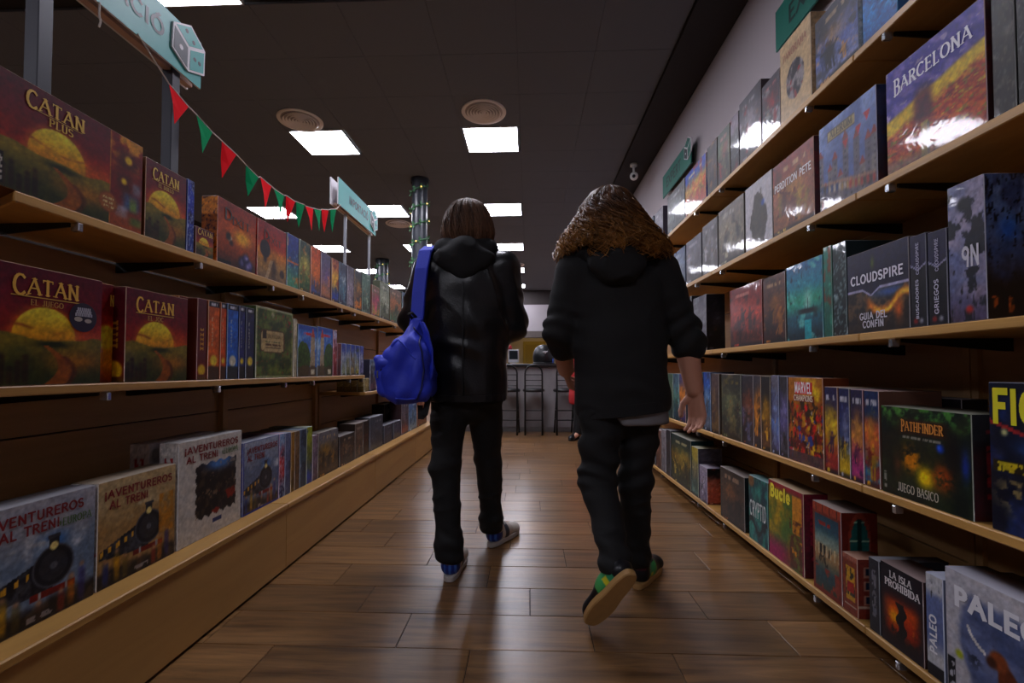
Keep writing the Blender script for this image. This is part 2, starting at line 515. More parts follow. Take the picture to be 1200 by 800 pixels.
def p_castle(u, v, a, k):
    n = fbm(u * 6, v * 6, 50 + k); n2 = fbm(u * 18, v * 18, 60 + k)
    c = lerp(hx('3c78c0'), hx('b8cce0'), sm(.4, .75, n) * sm(1, .6, v)); c = over(c, '2858a0', sm(.88, .93, v))
    c = over(c, 'c83830', rect(u, v, .3, .85, .8, .86) * (vnoise(u * 18, v * 4, 6) > .35))
    tw = (np.abs(u - (.78 if k == 1 else .3)) < .14 * (1.1 - v * .5)) & (v < .86); c = over(c, lerp(hx('c8c0a8'), hx('988870'), n2), tw)
    c = over(c, 'b85838', ((np.abs(u - (.78 if k == 1 else .3)) < .2 * (.98 - v) * 3) & (v > .78) & (v < .97)))
    c = over(c, lerp(hx('1c3818'), hx('4c7830'), n2), (np.hypot((u - (.3 if k == 1 else .75)) * 1.1, v - .32) < .33 + .1 * n))
    c = over(c, '584830', (v < .16 + .1 * n) * .8); c = over(c, 'e0d8c0', rect(u, v, .7, .9, .04, .14))
    return c

def p_train(u, v, a, k):
    n = fbm(u * 5 * a, v * 5, 70 + k); n2 = fbm(u * 15 * a, v * 15, 77 + k)
    if k == 3:
        c = full(u, 'd4cfc8') * (.96 + .06 * n2[..., None])
        ed = rect(u, v, .24 + .012 * np.sin(v * 61) + .02 * (n - .5), .90 + .012 * np.sin(v * 47), .2 + .014 * np.sin(u * 53), .74 + .012 * np.sin(u * 43))
        d = lerp(hx('181820'), hx('4c4038'), sm(.4, .7, n2)); d = over(d, '6090c8', np.exp(-(((u - .62) / .2) ** 2 + ((v - .72) / .07) ** 2)) * 1.3); d = over(d, '8a3020', sm(.62, .7, fbm(u * 9, v * 9, 3)) * (v < .45)); d = over(d, 'a89078', sm(.7, .76, fbm(u * 16, v * 12, 8)) * .7)
        c = np.where((ed > .5)[..., None], d, c); c = over(c, '30406c', rect(u, v, .5, .66, .1, .15))
        return over(c, '908a84', rect(u, v, .78, .9, .68, .72) * (n2 > .5))
    sky = {1: ('b4b4bc', '8090a4'), 2: ('c4b08c', 'a88a60'), 4: ('a8b0c0', '707c94')}[k]
    c = lerp(hx(sky[1]), hx(sky[0]), sm(.45, .9, v) + (n - .5) * .7)
    if k != 2: c = over(c, 'e0e4ec', sm(.55, .7, n) * np.exp(-((v - .6) / .12) ** 2)); c = over(c, '4878b0', np.exp(-(((u - .62) / .12) ** 2 + ((v - .62) / .07) ** 2)))
    c = over(c, 'd8d8d8' if k != 2 else 'e0d4b8', sm(.5, .7, fbm(u * 6 * a, v * 7, 81 + k)) * np.exp(-(((u - .45) / .3) ** 2 + ((v - .66) / .08) ** 2)) * .9)
    bx, by = .62, .42
    car = (v < by + .12 - .32 * (bx - u)) & (v > by - .22 + .12 * (bx - u)) & (u < bx) & (u > .02)
    c = over(c, lerp(hx('24262e'), hx('50525a'), sm(.4, .7, n2)), car * 1.)
    c = over(c, 'd0a848', car * (np.abs((u * 11) % 1 - .5) < .2) * (np.abs(v - (by + .03 - .22 * (bx - u))) < .025) * (u < .42))
    c = over(c, '30323a', rect(u, v, bx - .045, bx + .045, by + .1, by + .25)); c = over(c, '484a52', rect(u, v, bx - .06, bx + .06, by + .235, by + .26))
    c = over(c, '60626a', disc(u, v, bx, by, .175, a, .006)); c = over(c, '26282e', disc(u, v, bx, by, .16, a, .006)); c = over(c, '3c3e46', disc(u, v, bx, by, .12, a, .006)); c = over(c, '74767c', disc(u, v, bx, by, .03, a, .006))
    c = over(c, 'f0e0a0', disc(u, v, bx, by + .165, .034, a, .008)); c = over(c, '7c2c24', rect(u, v, bx - .2, bx + .2, by - .235, by - .185)); c = over(c, 'a8a8ac', rect(u, v, bx - .13, bx - .1, by - .24, by - .18) + rect(u, v, bx + .1, bx + .13, by - .24, by - .18))
    c = over(c, lerp(hx('1c1a22'), hx('4c4038'), sm(.35, .7, n2)), 1 - sm(.10, .2, v + .12 * (n - .5)))
    for i, (x, h, col) in enumerate(((.09, .22, '283c80'), (.22, .27, 'c0982c'), (.32, .2, '6a5c30'), (.78, .24, 'b87830'), (.88, .3, '403c78'), (.5, .14, '584034'), (.69, .16, '903830'))):
        c = over(c, col, np.exp(-(((u - x) / .035) ** 4 + ((v - h * .55) / (h * .5)) ** 4)) * (.75 + .5 * (n2 - .5))); c = over(c, 'c09878', disc(u, v, x, h * 1.12, .02, a) * .8)
    if k == 2: c = over(c, 'c88c30', rect(u, v, .76, .97, .3, .72) * sm(.4, .6, n) * .8)
    if k == 4: c = over(c, '2c3c90', (1 - rect(u, v, .025, 1, .02, .985)))
    c = over(c, 'c8c4c8', rect(u, v, .4, .62, .03, .075) * (n2 > .42) * .7)
    return c

def p_barcelona(u, v, a):
    n = fbm(u * 5 * a + v * 3, v * 9, 90); n2 = fbm(u * 22 * a, v * 34 + u * 8, 93)
    hz = .50 + .18 * u + .05 * (n - .5)
    c = lerp(hx('4a3c98'), hx('8070b8'), sm(.45, .7, fbm(u * 7, v * 12 + u * 6, 4)))
    c = over(c, 'b0a0c8', sm(.66, .75, fbm(u * 10, v * 18, 12)))
    f = lerp(hx('a03c20'), hx('c86c2c'), sm(.3, .7, n2)); f = over(f, '7c8c30', sm(.60, .70, fbm(u * 18, v * 46, 6)) * .75); f = over(f, '701c1c', sm(.62, .74, fbm(u * 13, v * 40, 16)) * .8); f = over(f, 'd0b038', sm(.68, .76, fbm(u * 12, v * 44, 26)) * .9)
    y = lerp(hx('d8b020'), hx('e0cc40'), n2)
    c = over(c, y, 1 - sm(hz - .02, hz + .03, v)); c = over(c, f, 1 - sm(hz - .2, hz - .1, v + .08 * (n2 - .5)))
    t = np.exp(-(((u - .42) / (.10 * (1.25 - v * .5))) ** 4 + ((v - .47) / .17) ** 4)) * sm(.2, .45, n2 + .25)
    c = over(c, lerp(hx('401830'), hx('7c3040'), n2), t); c = over(c, 'b0a040', (np.abs(u - .43) < .035) * (v < .32) * (.5 + n2 * .5)); c = over(c, '6c5c30', (np.abs(u - .47) < .012) * (v < .3))
    c = over(c, '8c8080', sm(.16, .06, v + .1 * u) * .7)
    return c

def p_oval(u, v, a):
    c = full(u, 'd0b894') * (.92 + .14 * fbm(u * 6, v * 6, 2)[..., None])
    n = fbm(u * 10, v * 12, 8); d = lerp(hx('302830'), hx('a09898'), sm(.35, .7, n)); d = over(d, '983030', sm(.6, .66, fbm(u * 8, v * 8, 18)))
    return np.where((np.hypot((u - .5) / .3, (v - .42) / .24) < 1)[..., None], d, c)

def p_treeman(u, v, a):
    n = fbm(u * 8, v * 8, 44); n2 = fbm(u * 22, v * 22, 47)
    c = full(u, 'ccc8cc') * (.94 + .1 * n[..., None])
    t = np.hypot((u - .52) / (.36 - .1 * v), (v - .4) / .46) + .5 * (n - .5)
    c = over(c, lerp(hx('2c2824'), hx('6c6458'), n2), 1 - sm(.9, 1.0, t))
    return over(c, '4060b0', disc(u, v, .68, .62, .05, a) * .8)

def p_tallgrey(u, v, a):
    n = fbm(u * 4 * a, v * 5, 55); n2 = fbm(u * 12 * a, v * 14, 56)
    c = lerp(hx('787c9c'), hx('a49cb0'), sm(.3, .7, n)); c = over(c, '60546c', sm(.3, .0, v))
    c = over(c, '2c2c38', sm(.48, .56, n2 + .35 * np.exp(-(((u - .75) / .25) ** 2 + ((v - .6) / .2) ** 2)) - .1)); c = over(c, '2c2830', sm(.55, .62, fbm(u * 6, v * 6, 8)) * (v < .3))
    c = over(c, '282830', disc(u, v, .45, .84, .05, a)); return over(c, 'b83828', disc(u, v, .55, .08, .025, a))

def p_tallside(u, v, a):
    n = fbm(u * 5, v * 7, 65); n2 = fbm(u * 14, v * 16, 66)
    c = lerp(hx('404c6c'), hx('7080a0'), sm(.3, .7, n) * sm(.3, .9, v)); c = over(c, '181418', sm(.45, .2, v + .2 * (n - .5)))
    c = over(c, '3868b0', np.exp(-(((u - .45) / .2) ** 2 + ((v - .62) / .09) ** 2)) * .9); c = over(c, '14141a', sm(.6, .66, n2)); return over(c, 'a86030', sm(.6, .7, fbm(u * 9, v * 9, 3)) * (v < .16))

def p_spire(u, v, a):
    n = fbm(u * 6 * a, v * 7, 85); n2 = fbm(u * 15 * a, v * 15, 86)
    z = .52 + .08 * np.clip(1 - np.abs(u - .42) / .14, 0, 1) * -1
    c = lerp(hx('1c1830'), hx('34304c'), v)
    c = over(c, '586030', np.exp(-(((u - .45) / .03) ** 2 + ((v - .83) / .07) ** 2)))
    d = lerp(hx('241c18'), hx('685038'), sm(.35, .7, n2)); d = over(d, '4c6ca8', np.exp(-(((u - .72) / .3) ** 2 + ((v - .45) / .06) ** 2)) * .9); fl = sm(.10, .0, np.abs(v - .34 - .1 * np.sin(u * 7 + .5) + .1 * (n - .5))) * sm(.25, .45, u); d = over(d, 'e08818', fl); d = over(d, 'f0c850', sm(.05, 0, np.abs(v - .34 - .1 * np.sin(u * 7 + .5) + .1 * (n - .5))) * sm(.4, .55, u)); d = over(d, 'd07010', np.exp(-(((u - .85) / .06) ** 2 + ((v - .2) / .14) ** 2)))
    d = over(d, '18141c', sm(.25, .05, v) * .6)
    c = np.where((v < z)[..., None], d, c); return over(c, 'b8b4d0', np.abs(v - z) < .012)

def p_spire_spine(u, v, a):
    z = .62 + .06 * np.abs(u - .5) * 2
    c = lerp(hx('14121c'), hx('24222c'), fbm(u * 5, v * 12, 5)); c = np.where((v > z)[..., None], hx('2c2848') * np.ones_like(c), c)
    c = over(c, 'a8a4c0', np.abs(v - z) < .01); return over(over(c, '902c28', disc(u, v, .3, .06, .03, a)), 'a0a0a8', disc(u, v, .65, .06, .028, a))

def p_ship(u, v, a):
    n = fbm(u * 4 + v * 2, v * 5, 95); n2 = fbm(u * 13, v * 10, 96)
    c = grad(v, [(0, '10303c'), (.25, '186070'), (.5, '38a088'), (.75, '2888a0'), (1, '1c6c94')]); c = over(c, '88d0c8', sm(.55, .75, n) * .8); c = over(c, '0c2830', sm(.62, .75, n2) * .6)
    c = over(c, 'c0e4d8', np.exp(-(((u - .62) / .12) ** 2 + ((v - .5) / .16) ** 2)) * .7)
    c = over(c, '101820', np.exp(-(((u - .6) / .26) ** 4 + ((v - .36) / .035) ** 4))); c = over(c, '182830', (np.abs(u - .62) < .012) * (v > .36) * (v < .52)); return over(c, '30c0c8', (np.abs(u - .62) < .09) * (v < .24) * (n2 > .3) * .8)

def p_fic(u, v, a):
    n = fbm(u * 6 * a, v * 6, 105); n2 = fbm(u * 16 * a, v * 16, 106)
    c = lerp(hx('14182c'), hx('2c3c68'), sm(.35, .75, n)); c = over(c, '4c78b8', np.exp(-(((u - .42) / .18) ** 2 + ((v - .58) / .08) ** 2)) * .8)
    c = over(c, 'a03838', (np.abs(v - .74 + u * .25) < .012) * (u < .5)); c = over(c, 'd8d8a0', disc(u, v, .13, .67, .02, a)); c = over(c, '302818', rect(u, v, .02, .6, .40, .48)); c = over(c, 'c8b838', rect(u, v, .06, .5, .41, .47) * (vnoise(u * 60, v * 40, 5) > .45))
    c = over(c, '988860', sm(.55, .66, n2) * np.exp(-(((u - .25) / .2) ** 2 + ((v - .27) / .12) ** 2)) * 1.2); return over(c, 'c8b838', rect(u, v, .3, .9, .03, .055) * (vnoise(u * 50, v * 40, 5) > .4))

def p_pathf(u, v, a):
    n = fbm(u * 6 * a, v * 6, 115); n2 = fbm(u * 16 * a, v * 16, 116)
    c = lerp(hx('14201c'), hx('2c3824'), sm(.3, .7, n)); c = over(c, '60984c', sm(.72, .98, v) * sm(.35, .7, n2))
    c = over(c, 'd08c1c', np.exp(-(((u - .37) / .10) ** 2 + ((v - .45) / .13) ** 2)) * sm(.25, .6, n2) * 1.6); c = over(c, 'f0d020', np.exp(-(((u - .53) / .09) ** 2 + ((v - .28) / .11) ** 2)) * 1.3); c = over(c, 'c86420', np.exp(-(((u - .72) / .10) ** 2 + ((v - .33) / .13) ** 2)) * 1.1 * sm(.2, .5, n2))
    c = over(c, '2c50b8', disc(u, v, .70, .62, .045, a, .03)); c = over(c, '4078e0', disc(u, v, .69, .63, .022, a)); c = over(c, '2848a0', np.exp(-(((u - .94) / .04) ** 2 + ((v - .5) / .14) ** 2))); c = over(c, '6c4430', np.exp(-(((u - .2) / .05) ** 2 + ((v - .35) / .14) ** 2)) * .8)
    c = over(c, '180c14', np.exp(-(((u - .82) / .08) ** 2 + ((v - .6) / .2) ** 2)) * .8)
    c = over(c, '48281c', np.exp(-(((u - .5) / .27) ** 8 + ((v - .8) / .085) ** 8))); c = over(c, '9a9a90', rect(u, v, .27, .73, .665, .69) * (vnoise(u * 60, v * 9, 4) > .35)); return over(c, 'a0a098', rect(u, v, .02, .06, .05, .25) * (vnoise(u * 30, v * 40, 4) > .5))

def p_marvel(u, v, a):
    n = fbm(u * 6 * a, v * 6, 125); n2 = fbm(u * 13 * a, v * 13, 126)
    c = lerp(hx('a87018'), hx('e8c838'), sm(.3, .7, n) * sm(.3, 1., u + .2)); c = over(c, '701c18', sm(.48, .58, n2) * sm(.8, .5, v)); c = over(c, 'c83028', sm(.6, .66, fbm(u * 11, v * 9, 31)) * (v < .7)); c = over(c, '2c2018', sm(.54, .62, fbm(u * 15, v * 12, 32)) * (v < .72) * .85); c = over(c, '405090', sm(.68, .72, fbm(u * 9, v * 10, 35)) * (v < .6)); c = over(c, 'e8d8c8', sm(.74, .78, fbm(u * 17, v * 15, 36)) * (v < .65))
    c = over(c, 'd02830', rect(u, v, .2, .72, .80, .95)); c = over(c, '803018', rect(u, v, .16, .78, .715, .79)); return over(c, '584850', (v < .12) * .85)

def p_city(u, v, a):
    n = fbm(u * 6, v * 6, 175); n2 = fbm(u * 15, v * 15, 176)
    c = lerp(hx('6878a8'), hx('98a8d0'), sm(.3, .7, n) * sm(.4, .9, v))
    for i in range(11):
        x = .02 + i * .095; hh = .42 + .26 * math.sin(i * 2.7 + 1) + .05 * math.sin(i * 5.1)
        c = over(c, lerp(hx('585068'), hx('a09890'), n2 * .8 + .15 * math.sin(i * 3.3)), (np.abs(u - x) < .052) * (v < hh)); c = over(c, '8c3c34', (np.abs(u - x) < .06 * (hh + .1 - v) * 9) * (v >= hh) * (v < hh + .09)); c = over(c, '2c2834', (np.abs(u - x) < .012) * (v < hh - .05) * (np.abs((v * 14) % 1 - .5) < .22))
    for i in range(26):
        x = (i * .381 + .05) % 1; y = .05 + .2 * ((i * .617) % 1)
        c = over(c, ('a03830', '40507c', 'b0905c', '38302c', 'c8bcb0')[i % 5], np.exp(-(((u - x) / .022) ** 4 + ((v - y) / .05) ** 4))); c = over(c, 'c09880', disc(u, v, x, y + .06, .016, a))
    for x, y in ((.72, .72), (.5, .66), (.86, .8)): c = over(c, 'b82c34', ((np.abs(u - x) < .05 * (v - y + .1) * 10) & (v > y - .1) & (v < y)) * 1.)
    c = over(c, '5c4c34', rect(u, v, .17, .67, .77, .89)); return over(c, 'c8b890', rect(u, v, .18, .66, .78, .88))

def p_paleo(u, v, a):
    n = fbm(u * 4 * a, v * 5, 135); n2 = fbm(u * 14 * a, v * 14, 136)
    c = full(u, 'c4c2c8') * (.95 + .08 * n2[..., None])
    sky = sm(.16, .24, u + .18 * (n - .5) - .05 * np.sin(v * 9)) * sm(.92, .84, v + .1 * (n - .5) + .06 * u)
    c = over(c, lerp(hx('4c5878'), hx('8088a8'), sm(.3, .75, n) * .8 + v * .3), sky * sm(.0, .2, v - .12 + .25 * u))
    b = np.hypot((u - .63 - (.38 - v) * .35) / .14, (v - .16) / .32); c = over(c, lerp(hx('502818'), hx('804828'), n2), 1 - sm(.9, 1.05, b))
    c = over(c, '8a5030', disc(u, v, .54, .47, .07, a)); c = over(c, '4a2c20', disc(u, v, .47, .435, .04, a)); c = over(c, 'e0dcd8', (np.abs(np.hypot((u - .5) * a, v - .68) - .22) < .012) * (u < .42) * (v < .62))
    c = over(c, '303848', sm(.55, .6, n2) * np.exp(-(((u - .3) / .07) ** 2 + ((v - .38) / .07) ** 2))); c = over(c, '20242c', rect(u, v, 0.01, .1, .0, .28)); c = over(c, 'c0c0c8', rect(u, v, .03, .08, .03, .24) * (vnoise(u * 60, v * 30, 3) > .5)); return over(c, 'a8b030', disc(u, v, .14, .34, .03, a))

def p_paleo_spine(u, v, a):
    n = fbm(u * 3, v * 9, 7); c = full(u, 'c8c8cc'); c = over(c, '6c78a0', sm(.2, .4, v) * sm(.85, .75, v + .1 * (n - .5)) * .9)
    c = over(c, '2c2c34', sm(.5, .6, n) * np.exp(-((v - .84) / .07) ** 2) * 1.3); return over(c, '20242c', v < .12)

def p_isla(u, v, a):
    n = fbm(u * 5, v * 6, 145); n2 = fbm(u * 14, v * 14, 146)
    c = full(u, '28222c') * (.9 + .2 * n[..., None]); m = np.exp(-(((u - .5) / .42) ** 6 + ((v - .37) / .3) ** 6))
    d = grad(v, [(.05, '281818'), (.3, 'a83c1c'), (.5, 'c85c24'), (.68, '502028')]); d = over(d, 'f0b028', np.exp(-(((u - .33) / .14) ** 2 + ((v - .38) / .09) ** 2)) * 1.1); d = over(d, '1c1418', ((np.abs(u - .5 - .04 * np.sin(v * 30)) < .1) & (v < .58)) * 1.); d = over(d, '241c18', sm(.5, .6, n2) * sm(.4, .15, v)); d = over(d, 'd07030', sm(.55, .65, n2) * np.exp(-(((u - .76) / .1) ** 2 + ((v - .32) / .1) ** 2)))
    return lerp(c, d, m)

def p_brickbox(u, v, a):
    c = full(u, '84402c'); c = over(c, 'a87060', sm(.9, .93, v)); c = over(c, 'c8a040', rect(u, v, .2, .85, .22, .82)); n = fbm(u * 9, v * 9, 4)
    c = over(c, '383024', sm(.5, .6, n) * rect(u, v, .2, .85, .3, .8)); c = over(c, 'a02820', rect(u, v, .3, .8, .36, .55)); return over(c, 'c8b8a8', rect(u, v, .1, .95, .12, .15))

def p_venice(u, v, a):
    n = fbm(u * 8, v * 8, 9); c = full(u, '7c3424'); c = over(c, 'a04c34', (v > .9)); c = over(c, '501c18', (np.abs((u * 4) % 1 - .5) < .04) * (v > .9))
    d = grad(v, [(.0, '484838'), (.2, '305058'), (.45, 'b09068'), (.6, '90a098'), (.75, '2c5868'), (1, '204050')]); d = over(d, '302820', sm(.5, .6, n) * (v > .3) * (v < .55)); d = over(d, 'd0c0a0', (np.abs((u * 7) % 1 - .5) < .15) * (v > .42) * (v < .55)); d = over(d, '8c3028', rect(u, v, .2, .65, .76, .81) * (n > .4)); d = over(d, '904030', sm(.55, .65, fbm(u * 6, v * 6, 2)) * (v < .3))
    return np.where((rect(u, v, .08, .93, .05, .88) > .5)[..., None], d, c)

def p_archwin(u, v, a):
    c = full(u, '6c2c20'); w = ((np.abs(u - .5) < .33) & (v < .62)) | (np.hypot((u - .5) * 1.0, (v - .62) * .85) < .33)
    c = over(c, '8c4838', w); w2 = (((np.abs(u - .5) < .27) & (v < .62)) | (np.hypot((u - .5), (v - .62) * .85) < .27)) & (v > .02)
    c = over(c, '2c5c58', w2); c = over(c, 'a8c0a8', w2 * (np.abs((v * 5) % 1 - .5) < .05)); return over(c, '1c3430', w2 * (np.abs(u - .5) < .05))

def p_housewin(u, v, a):
    c = full(u, '7c3c30'); 
    for y in (.22, .46, .70):
        c = over(c, 'b08878', rect(u, v, .2, .85, y, y + .17)); c = over(c, '243448', rect(u, v, .26, .79, y + .02, y + .15))
    return over(c, 'c0a898', np.abs(v - .19) < .015)

def p_bucle(u, v, a):
    n = fbm(u * 5, v * 5, 155); n2 = fbm(u * 13, v * 13, 156)
    c = lerp(hx('6c6c28'), hx('b89820'), sm(.3, .7, n) * sm(.75, .3, u)); c = over(c, '4c7040', sm(.45, .7, fbm(u * 4, v * 4, 7)) * .8); c = over(c, '982c60', sm(.35, .1, v) * sm(.9, .3, u)); c = over(c, '902038', sm(.9, .97, v))
    c = over(c, 'c89038', rect(u, v, .70, 1., .45, .92)); c = over(c, '5c3018', sm(.4, .55, n2) * rect(u, v, .62, .98, .02, .62)); c = over(c, 'd89828', sm(.6, .66, fbm(u * 10, v * 9, 17)) * rect(u, v, .66, .98, .05, .4)); return over(c, '802848', u > .965)

def p_crypt(u, v, a):
    n = fbm(u * 5, v * 5, 165); c = lerp(hx('143c44'), hx('3c8c80'), sm(.3, .75, n)); c = over(c, 'b07040', disc(u, v, .14, .93, .1, a) * .7)
    t = np.abs(v - .24 - .10 * np.sin(u * 8 + .5)) < .045 * (1.2 - u * .5); c = over(c, '0c2024', t); return over(c, '0c2024', disc(u, v, .8, .28, .07, a))

def p_scenic(u, v, a, spec):
    parts = spec.split(';'); P = parts[0].split(','); kw = dict(p.split('=') for p in parts[1:])
    seed = sum(ord(ch) * (i + 3) for i, ch in enumerate(spec)) % 997
    fx = max(a, .25)
    n = fbm(u * 5 * fx, v * 5, seed); n2 = fbm(u * 14 * fx, v * 14, seed + 5)
    c = grad(np.clip(v + (n - .5) * .35, 0, 1), [(.12, P[2]), (.5, P[1]), (.88, P[0])])
    if 'vt' not in kw:
        c = over(c, P[3], sm(.60, .74, n2) * .6 * np.exp(-((v - .45) / .35) ** 2)); c = over(c, P[4], sm(.58, .70, fbm(u * 5 * fx, v * 6, seed + 9)) * .7)
    r = random.Random(seed)
    nf = int(kw.get('nf', 0))
    if nf:        # a lit centre behind standing figures
        c = over(c, hx(P[3]) * .95 + .03, np.exp(-(((u - r.uniform(.35, .65)) / .3) ** 2 + ((v - .58) / .16) ** 2)) * .55)
    for i in range(nf + (2 if a > .5 and nf else 0)):
        x = r.uniform(.12, .88) if a > .45 else r.uniform(.35, .65); y = r.uniform(.06, .3); hh = r.uniform(.22, .42) * (1 if a > .45 else .8); col = hx(r.choice([P[3], P[4], P[1], P[2], P[4]])) * r.uniform(.55, 1.15); wd = hh * .17 / fx
        lean = r.uniform(-.25, .25)
        uu = u - x - lean * (v - y)
        body = np.exp(-((uu / wd) ** 4 + ((v - y - hh * .6) / (hh * .24)) ** 4)); legs = ((np.abs(np.abs(uu) - wd * .45) < wd * .3) & (v > y) & (v < y + hh * .42)) * 1.
        arm = (np.abs(v - y - hh * .72 - (uu - wd) * r.uniform(-1, 1.4) * fx) < hh * .05) * (np.abs(uu) < wd * 2.2)
        c = over(c, col, np.maximum(np.maximum(body, legs), arm) * .9); c = over(c, col * .7 + np.array((.22, .15, .1)), disc(u, v, x + lean * hh * .92, y + hh * .94, hh * .09, fx, .01))
    if nf: c = over(c, hx(P[4]) * .45, sm(.07, .02, v) * .8); c = over(c, P[3], rect(u, v, .1, .32, .015, .05) * (vnoise(u * 40, v * 30, seed) > .4))
    if 'tx' in kw: c = over(c, P[3], (vnoise(u * 9, v * 46, seed) > .72) * .6)
    if 'tb' in kw: c = over(c, kw['tb'], rect(u, v, .1, .9, .84, .92) * (vnoise(u * 14, v * 6, seed) > .35))
    if 'band' in kw: b = float(kw['band']); c = over(c, P[4], np.abs(v - b) < .02)
    if 'vt' in kw:
        c = over(c, P[3], rect(u, v, .28, .72, .2, .86) * (vnoise(u * 7, v * 26, seed) > .42) * .85)
    if 'nf' in kw and a > .5 and 'tb' not in kw: c = over(c, lerp(hx(P[3]), hx('e0dcd8'), u * 0 + .5), rect(u, v, .18, .82, .83, .9) * (vnoise(u * 16, v * 5, seed) > .45) * .7)
    return c * (.88 + .24 * n2[..., None])

def paint(spec, u, v, a):
    k = spec.split(' ')
    if k[0] == 'S': return p_scenic(u, v, a, spec[2:])
    if k[0] == 'train': return p_train(u, v, a, int(k[1]))
    if k[0] == 'castle': return p_castle(u, v, a, int(k[1]))
    if k[0] == 'spine_sun': return p_spine_sun(u, v, a, k[1])
    if k[0] == 'dixit_o': return p_dixit(u, v, a, 0)
    if k[0] == 'dixit_r': return p_dixit(u, v, a, 1)
    return globals()['p_' + k[0]](u, v, a)

def detail(spec, c, u, v, a):
    """fine illustrated detail over a picture; plain white covers keep little of it"""
    amp = .12 if spec.split(' ')[0] in ('paleo', 'paleo_spine', 'oval', 'treeman', 'archwin', 'housewin', 'settler_spine') or spec == 'train 3' else .17 if spec.split(' ')[0] in ('settler', 'settler_plus', 'settler_r', 'train', 'dixit_o', 'dixit_r', 'spire', 'pathf', 'bucle', 'venice', 'isla', 'ship', 'marvel', 'barcelona', 'city', 'spine_sun') else .20
    f = max(a, .3)
    n = fbm(u * 30 * f, v * 30, 501, 3); m = fbm(u * 55 * f + 3, v * 55, 509, 2)
    c = c * (1 + amp * (n - .5) * 2 + amp * .6 * (m - .5) * 2)[..., None]
    k = fbm(u * 17 * f, v * 17, 523, 2)
    return c + (amp * .22 * (k - .5) * 2)[..., None] * np.array((.5, .1, -.4))

def tone(c):
    """ink density: a little more contrast and saturation"""
    c = np.clip(c, 0, 1); g = c.mean(-1, keepdims=True)
    c = np.clip(g + (c - g) * 1.2, 0, 1)
    return np.clip(.92 * c ** 1.18, 0, 1)

PRINT = [print_mat('print_matt', .42, .12, 0), print_mat('print_film', .45, .5, .07)]

